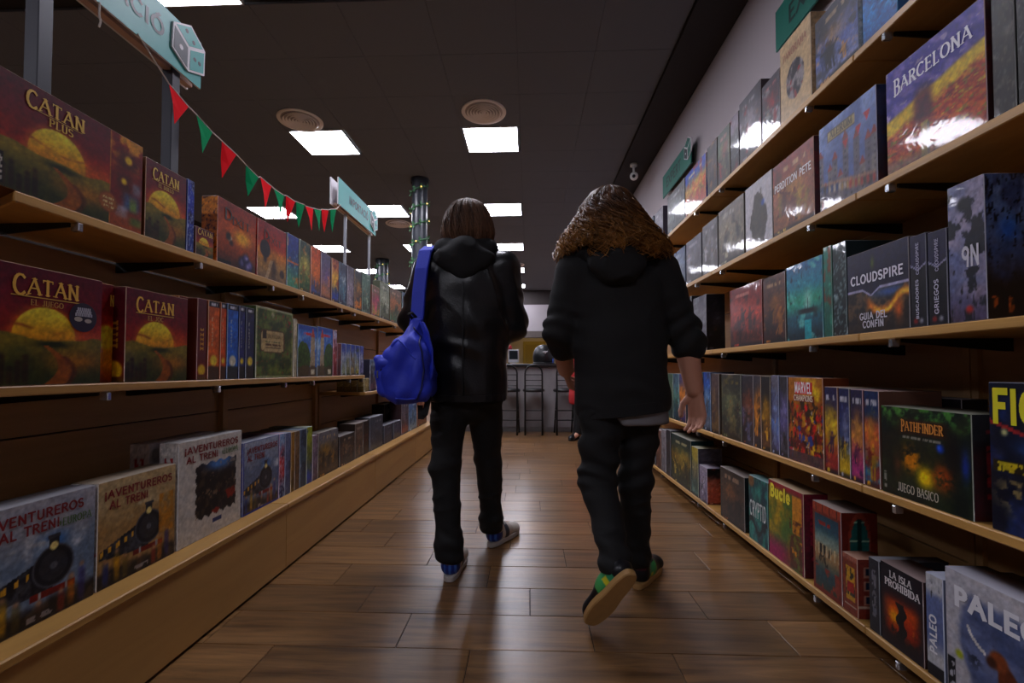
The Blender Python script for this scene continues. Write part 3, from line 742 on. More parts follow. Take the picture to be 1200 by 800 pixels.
def carton(name, sgn, xf, y0, y1, z, h, depth, front, side, res, wrap, parent=None, loc=None, e=.0016, yface=False):
    """one carton: chamfered box whose front (towards the aisle) and near end carry a fine painted grid.
    sgn -1: stands on the bunting side and faces +X; +1: stands on the white-wall side and faces -X"""
    w = y1 - y0
    V, Fc, Cc = [], [], []
    def grid(nu, nv, P00, U, W, spec, asp):
        n0 = sum(len(q) for q in V)
        uu, vv = np.meshgrid(np.linspace(0, 1, nu + 1), np.linspace(0, 1, nv + 1))
        pts = np.array(P00) + uu[..., None] * np.array(U) + vv[..., None] * np.array(W)
        V.append(pts.reshape(-1, 3))
        Cc.append(tone(detail(spec, paint(spec, uu, vv, asp), uu, vv, asp)).reshape(-1, 3))
        i = np.arange(nu * nv); r, c = i // nu, i % nu
        a = n0 + r * (nu + 1) + c
        Fc.append(np.stack([a, a + 1, a + nu + 2, a + nu + 1], 1))
        return Cc[-1]
    fx = -sgn                                  # outward x of the front
    xb = xf + sgn * depth
    if sgn < 0: col = grid(res[0], res[1], (xf, y0 + e, z + e), (0, w - 2 * e, 0), (0, 0, h - 2 * e), front, w / h)
    else: col = grid(res[0], res[1], (xf, y1 - e, z + e), (0, -(w - 2 * e), 0), (0, 0, h - 2 * e), front, w / h)
    mean = col.mean(0)
    if side is None: side_c = None
    if sgn < 0: P00, U = (xb + e, y0, z + e), (depth - 2 * e, 0, 0)
    else: P00, U = (xf + e, y0, z + e), (depth - 2 * e, 0, 0)
    if side:
        grid(max(8, int(res[1] * .35)), res[1], P00, U, (0, 0, h - 2 * e), side, depth / h)
    else:
        n0 = sum(len(q) for q in V)
        p = np.array(P00); V.append(np.array([p, p + U, p + U + np.array((0, 0, h - 2 * e)), p + (0, 0, h - 2 * e)]))
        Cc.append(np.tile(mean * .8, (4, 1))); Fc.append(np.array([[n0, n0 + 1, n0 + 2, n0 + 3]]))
    # chamfers, top, back, far end, bottom
    n0 = sum(len(q) for q in V)
    xo = xf + sgn * e; xi = xb - sgn * e
    K = np.array([(xf, y0 + e, z + e), (xf, y1 - e, z + e), (xf, y1 - e, z + h - e), (xf, y0 + e, z + h - e),      # 0-3 front rim
                  (xo, y0, z + e), (xo, y0, z + h - e), (xo, y1, z + e), (xo, y1, z + h - e),                      # 4-7 rims of the ends
                  (xo, y0 + e, z + h), (xo, y1 - e, z + h), (xi, y1 - e, z + h), (xi, y0 + e, z + h),              # 8-11 top
                  (xo, y0 + e, z), (xo, y1 - e, z), (xi, y1 - e, z), (xi, y0 + e, z),                              # 12-15 bottom
                  (xi, y0, z + e), (xi, y0, z + h - e), (xi, y1, z + e), (xi, y1, z + h - e)])                     # 16-19
    V.append(K)
    q = [(3, 2, 9, 8), (0, 1, 13, 12), (0, 3, 5, 4), (1, 2, 7, 6), (8, 9, 10, 11), (12, 13, 14, 15), (6, 7, 19, 18), (5, 8, 11, 17), (7, 9, 10, 19), (16, 17, 19, 18), (4, 12, 15, 16), (6, 13, 14, 18), (17, 11, 10, 19), (3, 8, 5, 5), (2, 9, 7, 7)]
    q = [t if len(set(t)) == 4 else t for t in q]
    Fc.append(np.array([[n0 + i for i in t] for t in q[:13]]))
    edge = np.clip(mean * .6 + .42, 0, 1)  # paler rim colour: slight edge wear plus a painted-in edge glint
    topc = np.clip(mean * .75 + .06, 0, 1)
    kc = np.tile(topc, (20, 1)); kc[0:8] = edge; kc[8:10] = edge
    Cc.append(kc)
    Vn = np.concatenate(V); Fn = np.concatenate(Fc)
    L = np.array(loc if loc is not None else (0, 0, 0))
    me = np_mesh(name, Vn - L, Fn, smooth=False)
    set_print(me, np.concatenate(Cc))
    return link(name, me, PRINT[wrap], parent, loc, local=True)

# ------------------------------------------------------------------ materials of the place
M_SHELF = wood('shelf_wood', 'a67a3e', 'cc9c54', (6, 1.2, 30), .42, .08, .12)
M_BACK = wood('back_wood', 'a07a4a', 'b88e5a', (10, 1.0, 12), .5, .06, .1)
M_PLINTH = wood('plinth_wood', 'a67a42', 'ba8e50', (8, 1.1, 9), .45, .05, .1)
M_FLOOR = wood('floor_plank', '4c3219', '926b42', (2.2, 26, 20), .28, .22, .35)
M_GROUT = mat('grout', '1c1410', .8)
M_CEIL = mat('ceiling_tile', '666a72', .85, bump=(60, .1))
M_CEILD = mat('ceiling_border', '2a2628', .8)
M_SLAB = mat('ceiling_slab', '241f1e', .9)
M_WHITE = mat('white_wall', 'b4aaae', .75, bump=(40, .05))
M_BLACK = mat('black_metal', '18181a', .4, .3)
M_STEEL = mat('clip_steel', 'c8ccd4', .2, .9)
M_POST = mat('post_metal', '34343c', .45, .2)
M_POSTL = mat('post_light_metal', '9a9ca4', .35, .6)

# ------------------------------------------------------------------ floor
floor = tag(MB().box(-7, 1.7, -3.5, 18, -.12, -.004).build('floor', M_GROUT), kind='structure')
pl_len, pl_w, gap = .682, .2245, .003
pm = MB().box(-pl_len / 2 + gap / 2, pl_len / 2 - gap / 2, -pl_w / 2 + gap / 2, pl_w / 2 - gap / 2, -.008, 0).mesh('plank', bevel=.0012)
phase = {0: -.202, 1: .222, 2: .003, 3: -.188, 4: .18}
for k in range(-6, 30):
    yc = 1.611 - pl_w / 2 + k * pl_w
    ph = phase.get(k, (k * .2713 + .11 * math.sin(k * 2.3)) % pl_len)
    x = ph - pl_len * 3
    while x < 1.75:
        xc = x + pl_len / 2
        if -1.5 < xc < 1.62:
            o = link('plank', pm, M_FLOOR, floor, local=True)
            o.location = (xc, yc, 0)
        x += pl_len
m = wood('floor_far', '4c3219', '926b42', (2.2, 26, 20), .32, 0, .3)
MB().box(-7, 1.7, 1.611 + 29 * pl_w + .002, 18, -.05, 0).build('floor_field', m, floor)
MB().box(-7, -1.85, -3.5, 1.611 + 29 * pl_w, -.05, 0).build('floor_field', m, floor)
MB().box(-1.84, 1.7, -3.5, 1.611 - 7 * pl_w, -.05, 0).build('floor_field', m, floor)

# ------------------------------------------------------------------ ceiling: dark tiles, LED panels, round vents
CZ = 3.555
ceiling = tag(MB().box(-7, 1.7, -3.5, 18, CZ + .02, CZ + .15).build('ceiling', M_SLAB), kind='structure')
PX, PY = .635, .575
tx0, ty0 = 1.175, 4.90
lights = {}
for ci in (3, 6, 9):                      # columns counted from the white wall
    for rj in (-12, -4, 0, 4, 8, 12, 16):
        if not (ci == 9 and rj in (-4, 0)):
            lights[(ci, rj)] = 1
tm = MB().box(.001, PX - .001, .001, PY - .001, 0, .02).mesh('ceiling_tile', bevel=.0015)
for ci in range(1, 12):
    for rj in range(-3, 18):
        if (ci, rj) in lights: continue
        o = link('ceiling_tile', tm, M_CEIL, ceiling, local=True)
        o.location = (tx0 - ci * PX, ty0 + rj * PY, CZ)
MB().box(tx0 + .003, 1.55, -3.5, 15.2, CZ - .03, CZ + .02).build('border_strip', M_CEILD, ceiling)
M_PANEL = mat('led_diffuser', 'f4f4f8', .4, emit='f2f1ff', estr=PANEL_STRENGTH)
M_PFRAME = mat('panel_frame', 'b8b8bc', .4)
rows_txt = {-12: 'behind the photographer', -4: 'nearest in view at the frame top', 0: 'second row', 4: 'third row', 8: 'fourth row', 12: 'fifth row', 16: 'last row'}
cols_txt = {3: 'over the aisle', 6: 'beside the bunting', 9: 'far across the shop'}
for (ci, rj) in lights:
    x = tx0 - ci * PX + .012; y = ty0 + rj * PY
    t = empty('ceiling_light', (x + .3, y + .285, CZ))
    tag(t, f'square white LED ceiling panel {cols_txt[ci]}, {rows_txt[rj]}', 'ceiling light', 'LED panels in the dark ceiling')
    f = MB()
    f.box(x, x + .6, y, y + .012, CZ - .008, CZ + .015).box(x, x + .6, y + .558, y + .57, CZ - .008, CZ + .015)
    f.box(x, x + .012, y + .012, y + .558, CZ - .008, CZ + .015).box(x + .588, x + .6, y + .012, y + .558, CZ - .008, CZ + .015)
    f.build('frame', M_PFRAME, t)
    MB().box(x + .012, x + .588, y + .012, y + .558, CZ - .004, CZ + .012).build('diffuser', M_PANEL, t)
M_VENT = mat('vent_white', 'f2eae6', .6)
M_VENTD = mat('vent_dark', 'b4a8a4', .8)
for (x, y, w_) in ((-2.383, 4.70, 'above the bunting side'), (-.454, 4.61, 'above the aisle'), (-2.323, 8.14, 'near the wrapped column'), (-.336, 11.45, 'deep in the shop')):
    t = empty('ceiling_vent', (x, y, CZ))
    tag(t, f'round ribbed air vent in the dark ceiling {w_}', 'air vent', 'round ceiling vents')
    MB().lathe([(0, -.004), (.2, -.004), (.2, .0), (0, 0)], (x, y, CZ), 32).build('vent_plate', M_VENTD, t)
    MB().lathe([(.188, -.004), (.222, -.012), (.226, -.004), (.226, 0), (.19, 0)], (x, y, CZ), 36).build('vent_rim', M_VENT, t, smooth=True)
    for rr in (.045, .075, .105, .135, .165):
        MB().lathe([(rr - .010, -.006), (rr + .003, -.024), (rr + .007, -.022), (rr - .004, -.004)], (x, y, CZ), 32).build('vent_ring', M_VENT, t, smooth=True)
    MB().lathe([(0, -.02), (.02, -.018), (.024, -.004)], (x, y, CZ), 20).build('vent_hub', M_VENT, t, smooth=True)

# ------------------------------------------------------------------ walls
tag(MB().box(1.53, 1.7, -3.5, 15.2, 0, CZ).build('wall_right', M_WHITE), kind='structure')
M_DARKW = mat('dark_wall', '3a3434', .85)
tag(MB().box(-7.1, -7, -3.5, 18, 0, CZ).build('wall_left', M_DARKW), kind='structure')
tag(MB().box(-7, 1.7, -3.6, -3.5, 0, CZ).build('wall_rear', M_DARKW), kind='structure')
wf = tag(MB().box(-7, 1.53, 15.2, 15.35, 3.08, CZ).build('wall_far', M_DARKW), kind='structure')
MB().box(-7, 1.53, 15.2, 15.35, 2.21, 3.08).build('white_panel', mat('far_white', 'a8a2a6', .8), wf)
MB().box(-7, 1.53, 15.12, 15.35, 2.0, 2.21).build('beam', mat('far_beam', '5c5450', .8), wf)
MB().box(-7, -.75, 15.2, 15.35, 0, 2.0).build('side_panel', mat('far_grey', '77757a', .8), wf)
MB().box(1.35, 1.53, 15.2, 15.35, 0, 2.0).build('side_panel', MATS['far_grey'], wf)
wb = tag(MB().box(-3, 3, 17.6, 17.7, 0, 2.6).build('wall_back_room', mat('cream_wall', 'd8c49c', .8)), kind='structure')
dr = tag(MB().box(-.22, .62, 17.54, 17.6, 0, 2.02).build('door_1', mat('yellow_door', 'b89a30', .6)), kind='structure')
MB().tube([(-.12, 17.5, 1.0), (-.02, 17.5, 1.0)], .012).build('door_handle', M_STEEL, dr)
MB().box(-.14, .54, 17.53, 17.54, 1.1, 1.9).build('door_panel', mat('yellow_door_panel', 'a88a28', .6), dr)
rl = tag(empty('back_room_light', (.2, 16.4, 2.5)), 'warm ceiling lamp of the lit back room', 'ceiling light')
MB().lathe([(0, -.03), (.16, -.03), (.18, 0), (.18, .03), (0, .03)], (.2, 16.4, 2.5), 24).build('lamp_shade', mat('warm_lamp', 'fff0d0', .4, emit='ffe2b0', estr=9), rl)
MB().tube([(.2, 16.4, 2.53), (.2, 16.4, 3.575)], .008).build('cord', M_BLACK, rl)

# ------------------------------------------------------------------ right-hand shelving along the white wall
SHELF_Z = (.098, .568, 1.078, 1.562, 2.045)
bays = (.37, 1.62, 2.88, 4.13, 5.38)
bay_txt = ('nearest bay with the field-painting box', 'second bay with the turquoise sea box', 'third bay beside the long hair', 'far bay ending by the counter')
def bracket(root, x0, x1, y, z, s):
    """black arm under a shelf from the back upright to the front edge, with a bright clip on its tip"""
    b = MB()
    b.prism([(0, 0), (abs(x1 - x0) - .03, 0), (abs(x1 - x0) - .03, -.012), (.02, -.04), (0, -.04)], y - .003, y + .003)
    me = b.mesh('bracket')
    # prism is drawn in (depth, height) with thickness along its third axis: turn it upright
    for v in me.vertices:
        d, hgt, yy = v.co
        v.co = (x0 + (x1 - x0) / abs(x1 - x0) * d, yy, z + hgt)
    br = link('bracket', me, M_BLACK, root)
    sx = (x1 - x0) / abs(x1 - x0)
    cl = MB().box(min(x1 - sx * .022, x1 + sx * .004), max(x1 - sx * .022, x1 + sx * .004), y - .007, y + .007, z - .026, z - .002)
    cl.build('clip', M_STEEL, br, bevel=.002)
for bi in range(4):
    y0, y1 = bays[bi], bays[bi + 1]
    u = empty('shelving_bay', (1.5, (y0 + y1) / 2, 0))
    tag(u, f'wooden wall shelving with five shelves, {bay_txt[bi]}', 'shelving', 'shelving bays along the white wall')
    for k in range(8):                                     # slat boards of the back panel
        MB().box(1.497, 1.515, y0 + .002, y1 - .002, .03 + k * .27, .03 + k * .27 + .262).build('back_board', M_BACK, u)
    for yy in (y0 + .015, y1 - .015):
        MB().box(1.482, 1.497, yy - .012, yy + .012, 0, 2.2).build('upright', M_BACK, u)
    for z in SHELF_Z:
        MB().box(1.12, 1.482, y0 + .0015, y1 - .0015, z - .027, z).build('shelf', M_SHELF, u, bevel=.003)
        for yy in (y0 + .27, y1 - .14):
            bracket(u, 1.482, 1.12, yy, z - .027, 1)

# ------------------------------------------------------------------ left-hand gondola with the long low plinth
def gondola(y0, y1, l1a, label, mid, joints, brs, slant):
    u = empty('shelving_unit', (-1.4, (y0 + y1) / 2, 0))
    tag(u, label, 'shelving', 'shelving units on the bunting side')
    for k in range(5):
        z0 = .317 + k * .2105
        MB().box(-1.64, -1.622, y0, y1, z0 + .003, z0 + .2075).build('back_board', M_BACK, u)
    MB().box(-1.655, -1.6405, y0, y1, .02, 1.372).build('light_block_sheet', M_GROUT, u)  # added dark sheet, stops light showing through the gaps between boards
    e = [y0] + list(joints) + [y1]
    for a, b in zip(e[:-1], e[1:]):
        MB().box(-1.176, -1.158, a + .001, b - .001, .012, .292).build('plinth_panel', M_PLINTH, u, bevel=.0015)
    MB().box(-1.62, -1.185, y0, y1, 0, .29).build('plinth_core', M_GROUT, u)
    for a, b in zip(e[:-1], e[1:]):
        MB().box(-1.62, -1.15, a + .001, b - .001, .292, .317).build('plinth_top', M_SHELF, u, bevel=.004)
    yb = l1a if slant else y0
    poly = [(-1.28, yb), (-1.28, y1 - .001), (-1.622, y1 - .001), (-1.622, yb + (.17 if slant else 0))]
    MB().prism(poly, 1.374, 1.402).build('shelf', M_SHELF, u, bevel=.003)
    MB().box(-1.622, -1.24, y0 if mid[0] is None else mid[0], mid[1], mid[2] - .025, mid[2]).build('shelf', M_SHELF, u, bevel=.003)
    for yy in brs:
        if yy > yb + .1: bracket(u, -1.622, -1.28, yy, 1.374, -1)
        if yy < mid[1]: bracket(u, -1.622, -1.24, yy + .06, mid[2] - .025, -1)
    return u
G1 = gondola(.55, 3.48, 1.10, 'long wooden shelf unit with low plinth below the bunting', (None, 3.475, .915), (2.2,), (1.27, 1.76, 2.27, 2.58, 3.12, 3.36), True)
G2 = gondola(3.482, 5.75, 1.10, 'farther wooden shelf unit behind the person with the backpack', (3.482, 5.75, .785), (4.72,), (3.9, 4.4, 5.2), False)
for g, ys in ((G1, (1.2, 2.4, 3.45)), (G2, (3.515, 4.9))):
    for yy in ys:
        MB().box(-1.622, -1.598, yy - .02, yy + .02, .317, 1.374).build('upright', M_PLINTH, g)
for i in range(4):        # little cream boxes standing one behind the other at the near end of the small shelf
    x = -1.25 - i * .054
    o = carton('game_box', -1, x, 3.49, 3.595, .786, .103, .050, 'S b0a070,a89868,908050,d0c8a0,605030', 'S b8a878,a89868,807048,d8d0b0,605030;band=.35', (6, 20), 0, loc=(x - .025, 3.54, .786))
    tag(o, ('first', 'second', 'third', 'last')[i] + ' of four little cream boxes in a row, counted from the aisle', 'game box', 'little cream boxes on the small shelf')

# ------------------------------------------------------------------ signs over the shelves
M_TEAL = mat('sign_teal', '2f9c98', .45)
M_TEALD = mat('sign_green', '0f6c5c', .45)
M_SWHITE = mat('sign_white', 'd4d0d4', .5)
M_RAIL = mat('sign_rail', 'b89888', .45)
M_INK = mat('sign_ink', '3a3c44', .5)
def die(root, ysg, zoff, pts, X, nx, name='die_emblem'):
    """flat board emblem of a die: white outline with three tinted faces; pts = hexagon A..F and inner corner G in (y, z)"""
    A, B_, C_, D_, E_, F_, Gc = [Vector(p) for p in pts]
    cx = (A + B_ + C_ + D_ + E_ + F_) / 6
    n = Vector((nx, 0, 0))
    def pl(ps, off, th, nm, m, par):
        mb = MB(); k = len(ps)
        a = [(X + nx * off, p[0], p[1]) for p in ps]; b = [(X + nx * (off + th), p[0], p[1]) for p in ps]
        mb.v += a + b; mb.f += [tuple(range(k)), tuple(range(k, 2 * k))] + [(i, (i + 1) % k, k + (i + 1) % k, k + i) for i in range(k)]
        return mb.build(nm, m, par)
    d = pl([A, B_, C_, D_, E_, F_], .0, .008, name, M_SWHITE, root)
    sh = lambda P: [(sum(P, Vector((0, 0))) / len(P)) * .16 + p * .84 for p in P]
    pl(sh([A, Gc, E_, F_]), .008, .001, 'die_face', M_INK, d)
    pl(sh([A, B_, C_, Gc]), .008, .001, 'die_face', MATS['sign_teal'] if X < 0 else M_TEALD, d)
    pl(sh([Gc, C_, D_, E_]), .008, .001, 'die_face', MATS['sign_teal'] if X < 0 else M_TEALD, d)
    def dot(c, r, m): pl([(c[0] + r * math.cos(t * .785), c[1] + r * math.sin(t * .785)) for t in range(8)], .009, .0008, 'die_pip', m, d)
    dot((A + Gc + E_ + F_) / 4, .011, M_SWHITE)
    q = (Gc + C_ + D_ + E_) / 4
    dot(q + Vector((-.014, 0)), .009, M_INK); dot(q + Vector((.014, 0)), .009, M_INK)
    q = (A + B_ + C_ + Gc) / 4
    dot(q + Vector((-.02, .012)), .009, M_INK); dot(q + Vector((.02, -.012)), .009, M_INK)
DIE = [(1.838, 2.414), (1.937, 2.47), (2.024, 2.414), (2.021, 2.302), (1.924, 2.261), (1.833, 2.305), (1.926, 2.364)]
def aisle_sign(y0, y1, zb, zt, txt, posts, pm_, pw, label, dy, dz):
    s = empty('aisle_sign', (-1.5, (y0 + y1) / 2, 1.402))
    tag(s, label, 'sign', 'teal section signs over the bunting-side shelves')
    for x in (-1.473, -1.531):
        b = MB().box(x, x + .008, y0, y1, zb, zt).build('sign_board', M_SWHITE, s)
        MB().box(x + .008 if x > -1.5 else x - .001, x + .009 if x > -1.5 else x, y0, y1, zb, zt).build('sign_face', M_TEAL, b)
    MB().box(-1.516, -1.488, y0 + .03, y1 - .02, zb - .004, zb + .016).build('rail', M_RAIL, s)
    lettering('sign_lettering', txt, (-1.464, y0 + (y1 - y0) * .50, (zb + zt) / 2 + .005), (0, 1, 0), (0, 0, 1), (1, 0, 0), .058, (y1 - y0) * .50, '3a3c44', s, 0, .2)
    die(s, 1, 0, [(a + dy, b + dz) for a, b in DIE], -1.464, 1)
    for py in posts:
        p = MB().box(-1.502 - pw / 2, -1.502 + pw / 2, py - pw / 2, py + pw / 2, 1.403, zb + .03).build('post', pm_, s, bevel=.002)
        MB().box(-1.53, -1.474, py - pw * .8, py + pw * .8, 1.402, 1.408).build('post_foot', M_BLACK, p)
aisle_sign(1.12, 1.99, 2.205, 2.415, 'INICIACIÓ', (1.345, 1.868), M_POST, .044, 'large teal section sign with a die emblem at the upper frame edge', -.02, -.03)
aisle_sign(3.49, 4.36, 2.23, 2.44, 'IMPORTACIÓ', (3.72, 4.29), M_POSTL, .020, 'smaller-looking teal section sign at the end of the bunting', 2.37, -.005)
def wall_sign(y0, y1, zb, zt, txt, label):
    s = empty('wall_sign', (1.5, (y0 + y1) / 2, zb)); tag(s, label, 'sign', 'green section signs on the white wall')
    b = MB().box(1.466, 1.476, y0, y1, zb, zt).build('sign_board', M_TEALD, s)
    MB().box(1.476, 1.5295, y0 + .1, y0 + .14, zb + .05, zt - .05).build('stand_off', M_POST, s); MB().box(1.476, 1.5295, y1 - .14, y1 - .1, zb + .05, zt - .05).build('stand_off', M_POST, s)
    lettering('sign_lettering', txt, (1.466, y1 - (y1 - y0) * .42, (zb + zt) / 2), (0, -1, 0), (0, 0, 1), (-1, 0, 0), .09, (y1 - y0) * .52, '16302c', s, 0, .2)
    die(s, -1, 0, [(2 * 1.93 - a + (y0 + .06 - 1.93), b + zb - 2.24 + .04) for a, b in DIE], 1.466, -1)
wall_sign(1.87, 2.765, 2.835, 3.075, 'EXPERT', 'dark green wall sign at the upper frame edge beside the cream box')
wall_sign(4.22, 5.10, 2.825, 3.06, 'EXPERT', 'small dark green wall sign with a die above the grey glaring box')

# ------------------------------------------------------------------ bunting
PEN = [((1.799, 2.111), (1.908, 2.079), (1.816, 1.956)), ((1.954, 2.072), (2.059, 2.046), (1.979, 1.913)), ((2.125, 2.039), (2.235, 2.025), (2.148, 1.873)), ((2.312, 2.008), (2.426, 1.989), (2.352, 1.859)), ((2.441, 2.0), (2.55, 1.992), (2.47, 1.833)), ((2.577, 1.988), (2.688, 1.99), (2.625, 1.852)), ((2.707, 1.998), (2.819, 2.002), (2.75, 1.852)), ((2.829, 2.006), (2.94, 2.024), (2.888, 1.857)), ((2.951, 2.022), (3.059, 2.043), (3.014, 1.879)), ((3.071, 2.047), (3.174, 2.071), (3.125, 1.906)), ((3.187, 2.082), (3.297, 2.114), (3.259, 1.94)), ((3.326, 2.13), (3.431, 2.167), (3.39, 1.979))]
bt = empty('bunting', (-1.455, 2.6, 2.0)); tag(bt, 'string of red and green triangular pennants between the teal signs', 'bunting')
sp = [(-1.462, 1.653, 2.21)]
for a, b, c in PEN: sp += [(-1.455, a[0], a[1]), (-1.455, b[0], b[1])]
sp += [(-1.462, 3.53, 2.235)]
MB().tube(sp, .0028, 6).build('string', mat('cord_white', 'c8c0b8', .8), bt)
MB().tube([(-1.462, 1.50, 2.205), (-1.462, 1.498, 2.17), (-1.46, 1.502, 2.14), (-1.462, 1.499, 2.12)], .003, 6).build('loose_string', MATS['cord_white'], bt)
MR, MG = mat('pennant_red', 'e01420', .8, spec=.05), mat('pennant_green', '048450', .8, spec=.05)
for i, (a, b, c) in enumerate(PEN):
    mb = MB()
    ym, zm = (a[0] + b[0]) / 2, (a[1] + b[1]) / 2
    bow = .012 * (-1) ** (i // 2)
    rowp = []
    for t in (0, .5, 1):
        L_ = Vector((-1.455, a[0], a[1])).lerp(Vector((-1.455 + bow, c[0], c[1])), t); R_ = Vector((-1.455, b[0], b[1])).lerp(Vector((-1.455 + bow, c[0], c[1])), t)
        if t == 1: R_ = L_ + Vector((0, .001, 0))
        rowp.append((L_ + Vector((bow * .5 * math.sin(t * 3.1), 0, 0)), R_))
    for off in (-.0006, .0006):
        n0 = len(mb.v); mb.v += [tuple(p + Vector((off, 0, 0))) for pr in rowp for p in pr]
        mb.f += [(n0, n0 + 1, n0 + 3, n0 + 2), (n0 + 2, n0 + 3, n0 + 5, n0 + 4)]
    mb.build('pennant', MR if i % 2 == 0 else MG, bt)

# ------------------------------------------------------------------ columns with garlands, security camera
M_COL = mat('column_black', '3a3e46', .3)
def column(x, y, r, lab, nturn):
    c = empty('column', (x, y, 0)); tag(c, lab[0], 'column', kind='structure')
    MB().lathe([(r, 0), (r, CZ)], (x, y, 0), 28).build('shaft', M_COL, c, smooth=True)
    MB().lathe([(r * 1.15, CZ - .06), (r * 1.15, CZ - .001), (r, CZ - .001)], (x, y, 0), 28).build('collar', M_COL, c, smooth=True)
    MB().lathe([(r * 1.2, .0), (r * 1.2, .08), (r, .1)], (x, y, 0), 28).build('foot', M_COL, c, smooth=True)
    g = empty('garland', (x, y, 1.2)); tag(g, lab[1], 'garland')
    P = [(x + (r + .008) * math.cos(t), y + (r + .008) * math.sin(t), 1.3 + (CZ - 1.4) * t / (nturn * 6.2832)) for t in np.linspace(0, nturn * 6.2832, nturn * 16)]
    MB().tube(P, .012, 6).build('cable', mat('garland_green', '3c6848', .7), g)
    lv = MB()
    for i, p in enumerate(P[::2]):
        for s_ in (-1, 1):
            d = Vector((p[0] - x, p[1] - y, 0)).normalized(); up = Vector((0, 0, s_)); t_ = d.cross(Vector((0, 0, 1)))
            o = Vector(p); lv.poly([o, o + d * .03 + up * .022 + t_ * .02, o + d * .016 + up * .05, o + d * .006 + up * .022 - t_ * .02])
    tag(lv.build('leaves', mat('garland_leaf', '4c7c54', .6), g), kind='stuff')
    for i in range(0, len(P), 7):
        p = P[i]; d = Vector((p[0] - x, p[1] - y, 0)).normalized() * .012
        MB().lathe([(0, -.011), (.009, -.005), (.010, .003), (.0, .011)], (p[0] + d.x, p[1] + d.y, p[2]), 8).build('bulb', mat('bulb_warm', 'e8c870', .3, emit='ffd070', estr=1.6), g, smooth=True)
column(-1.489, 6.237, .105, ('black round column rising behind the person with the backpack', 'green garland with tiny bulbs wound round the nearer column'), 9)
column(-3.463, 10.80, .14, ('black round column far beyond the shelf end', 'green garland with pale bulbs on the far column'), 9)
sc_ = empty('security_camera', (1.31, 5.8, CZ)); tag(sc_, 'white dome-style security camera under the dark ceiling by the white wall', 'camera')
MW = mat('camera_white', 'f0f0ec', .4)
MB().lathe([(0, 0), (.045, 0), (.045, -.03), (.02, -.04)], (1.31, 5.8, CZ - .03), 20).build('mount', MW, sc_, smooth=True)
MB().tube([(1.31, 5.8, CZ - .06), (1.31, 5.8, 3.40)], .014).build('stem', MW, sc_)
MB().tube([(1.33, 5.87, 3.40), (1.325, 5.85, 3.39), (1.29, 5.70, 3.33), (1.285, 5.685, 3.325)], [.03, .05, .05, .035], 18).build('body', MW, sc_, smooth=True)
MB().tube([(1.2865, 5.69, 3.327), (1.283, 5.676, 3.321)], .02, 16).build('lens', M_BLACK, sc_)
MB().box(1.26, 1.268, 5.71, 5.725, 3.335, 3.35).build('status_light', mat('led_green', '60c040', .4, emit='70d040', estr=1.5), sc_)

# ------------------------------------------------------------------ counter, stools and things at the far end of the aisle
M_STONE = mat('counter_stone', '8c888a', .3, noise=((5, 5, 3), .45))
M_CTOP = mat('counter_top', '262224', .3)
ct = empty('counter', (.3, 7.5, 0)); tag(ct, 'grey stone-look bar counter with a dark top behind the stools', 'counter')
for i in range(4):
    x0 = -1.1 + i * .65
    MB().box(x0 + .002, x0 + .648, 7.2, 7.23, .07, 1.0).build('front_panel', M_STONE, ct, bevel=.003)
MB().box(-1.1, 1.5, 7.23, 7.8, 0, 1.0).build('body', M_CTOP, ct)
MB().box(-1.14, 1.52, 7.14, 7.85, 1.0, 1.045).build('top', M_CTOP, ct, bevel=.006)
MB().box(-1.1, 1.5, 7.215, 7.23, 0, .07).build('kick_plate', mat('kick_steel', '8c8c90', .3, .7), ct)
def stool(x, y, rz, label):
    s = empty('bar_stool', (x, y, 0)); tag(s, label, 'bar stool', 'black metal bar stools at the counter')
    w = .125
    def T(p):
        c, n = math.cos(rz), math.sin(rz); return (x + p[0] * c - p[1] * n, y + p[0] * n + p[1] * c, p[2])
    hoop = [(-w, 0, 0)] + [(-w, 0, z) for z in (.3, .64, .85)] + [(w * math.cos(a), 0, .9 + .125 * math.sin(a)) for a in np.linspace(math.pi, 0, 11)] + [(w, 0, z) for z in (.85, .64, .3, 0)]
    MB().tube([T(p) for p in hoop], .013, 8).build('back_hoop', M_BLACK, s, smooth=True)
    for xx in (-w, w):
        MB().tube([T((xx, .02, .62)), T((xx * 1.05, .32, 0))], .012, 8).build('leg', M_BLACK, s, smooth=True)
    MB().lathe([(0, .0), (.15, .0), (.165, .015), (.16, .04), (.12, .055), (0, .058)], T((0, .16, .625)), 24).build('seat', mat('stool_seat', '1c1a1c', .5), s, smooth=True)
    for z in (.22, .36):
        MB().tube([T((-w, .0, z)), T((w, 0, z))], .008, 6).build('stretcher', M_BLACK, s)
        for xx in (-w, w):
            MB().tube([T((xx, 0, z)), T((xx * 1.03, .3 - .3 * z / .62 * .9 + .0, z))], .008, 6).build('stretcher', M_BLACK, s)
    for z in (.72, .80, .88):
        MB().tube([T((-w, 0, z)), T((w, 0, z))], .006, 6).build('back_bar', M_BLACK, s)
stool(.067, 6.80, 0, 'black hoop-backed metal bar stool between the two people')
stool(.53, 6.81, .05, 'black hoop-backed metal bar stool beside the red coat')
stool(-.30, 6.80, -.05, 'black hoop-backed metal bar stool half hidden behind the leather jacket')
he = empty('helmet', (.235, 7.45, 1.045)); tag(he, 'round black helmet with a white emblem standing on the counter', 'helmet')
MB().lathe([(.155, 0), (.172, .05), (.175, .12), (.165, .19), (.135, .25), (.085, .292), (.03, .308), (0, .31)], (.235, 7.45, 1.046), 28).build('shell', mat('helmet_black', '101114', .35), he, smooth=True)
MB().lathe([(.165, 0), (.178, .01), (.165, .025), (.15, .01)], (.235, 7.45, 1.046), 28).build('rim', M_BLACK, he, smooth=True)
em = MB()
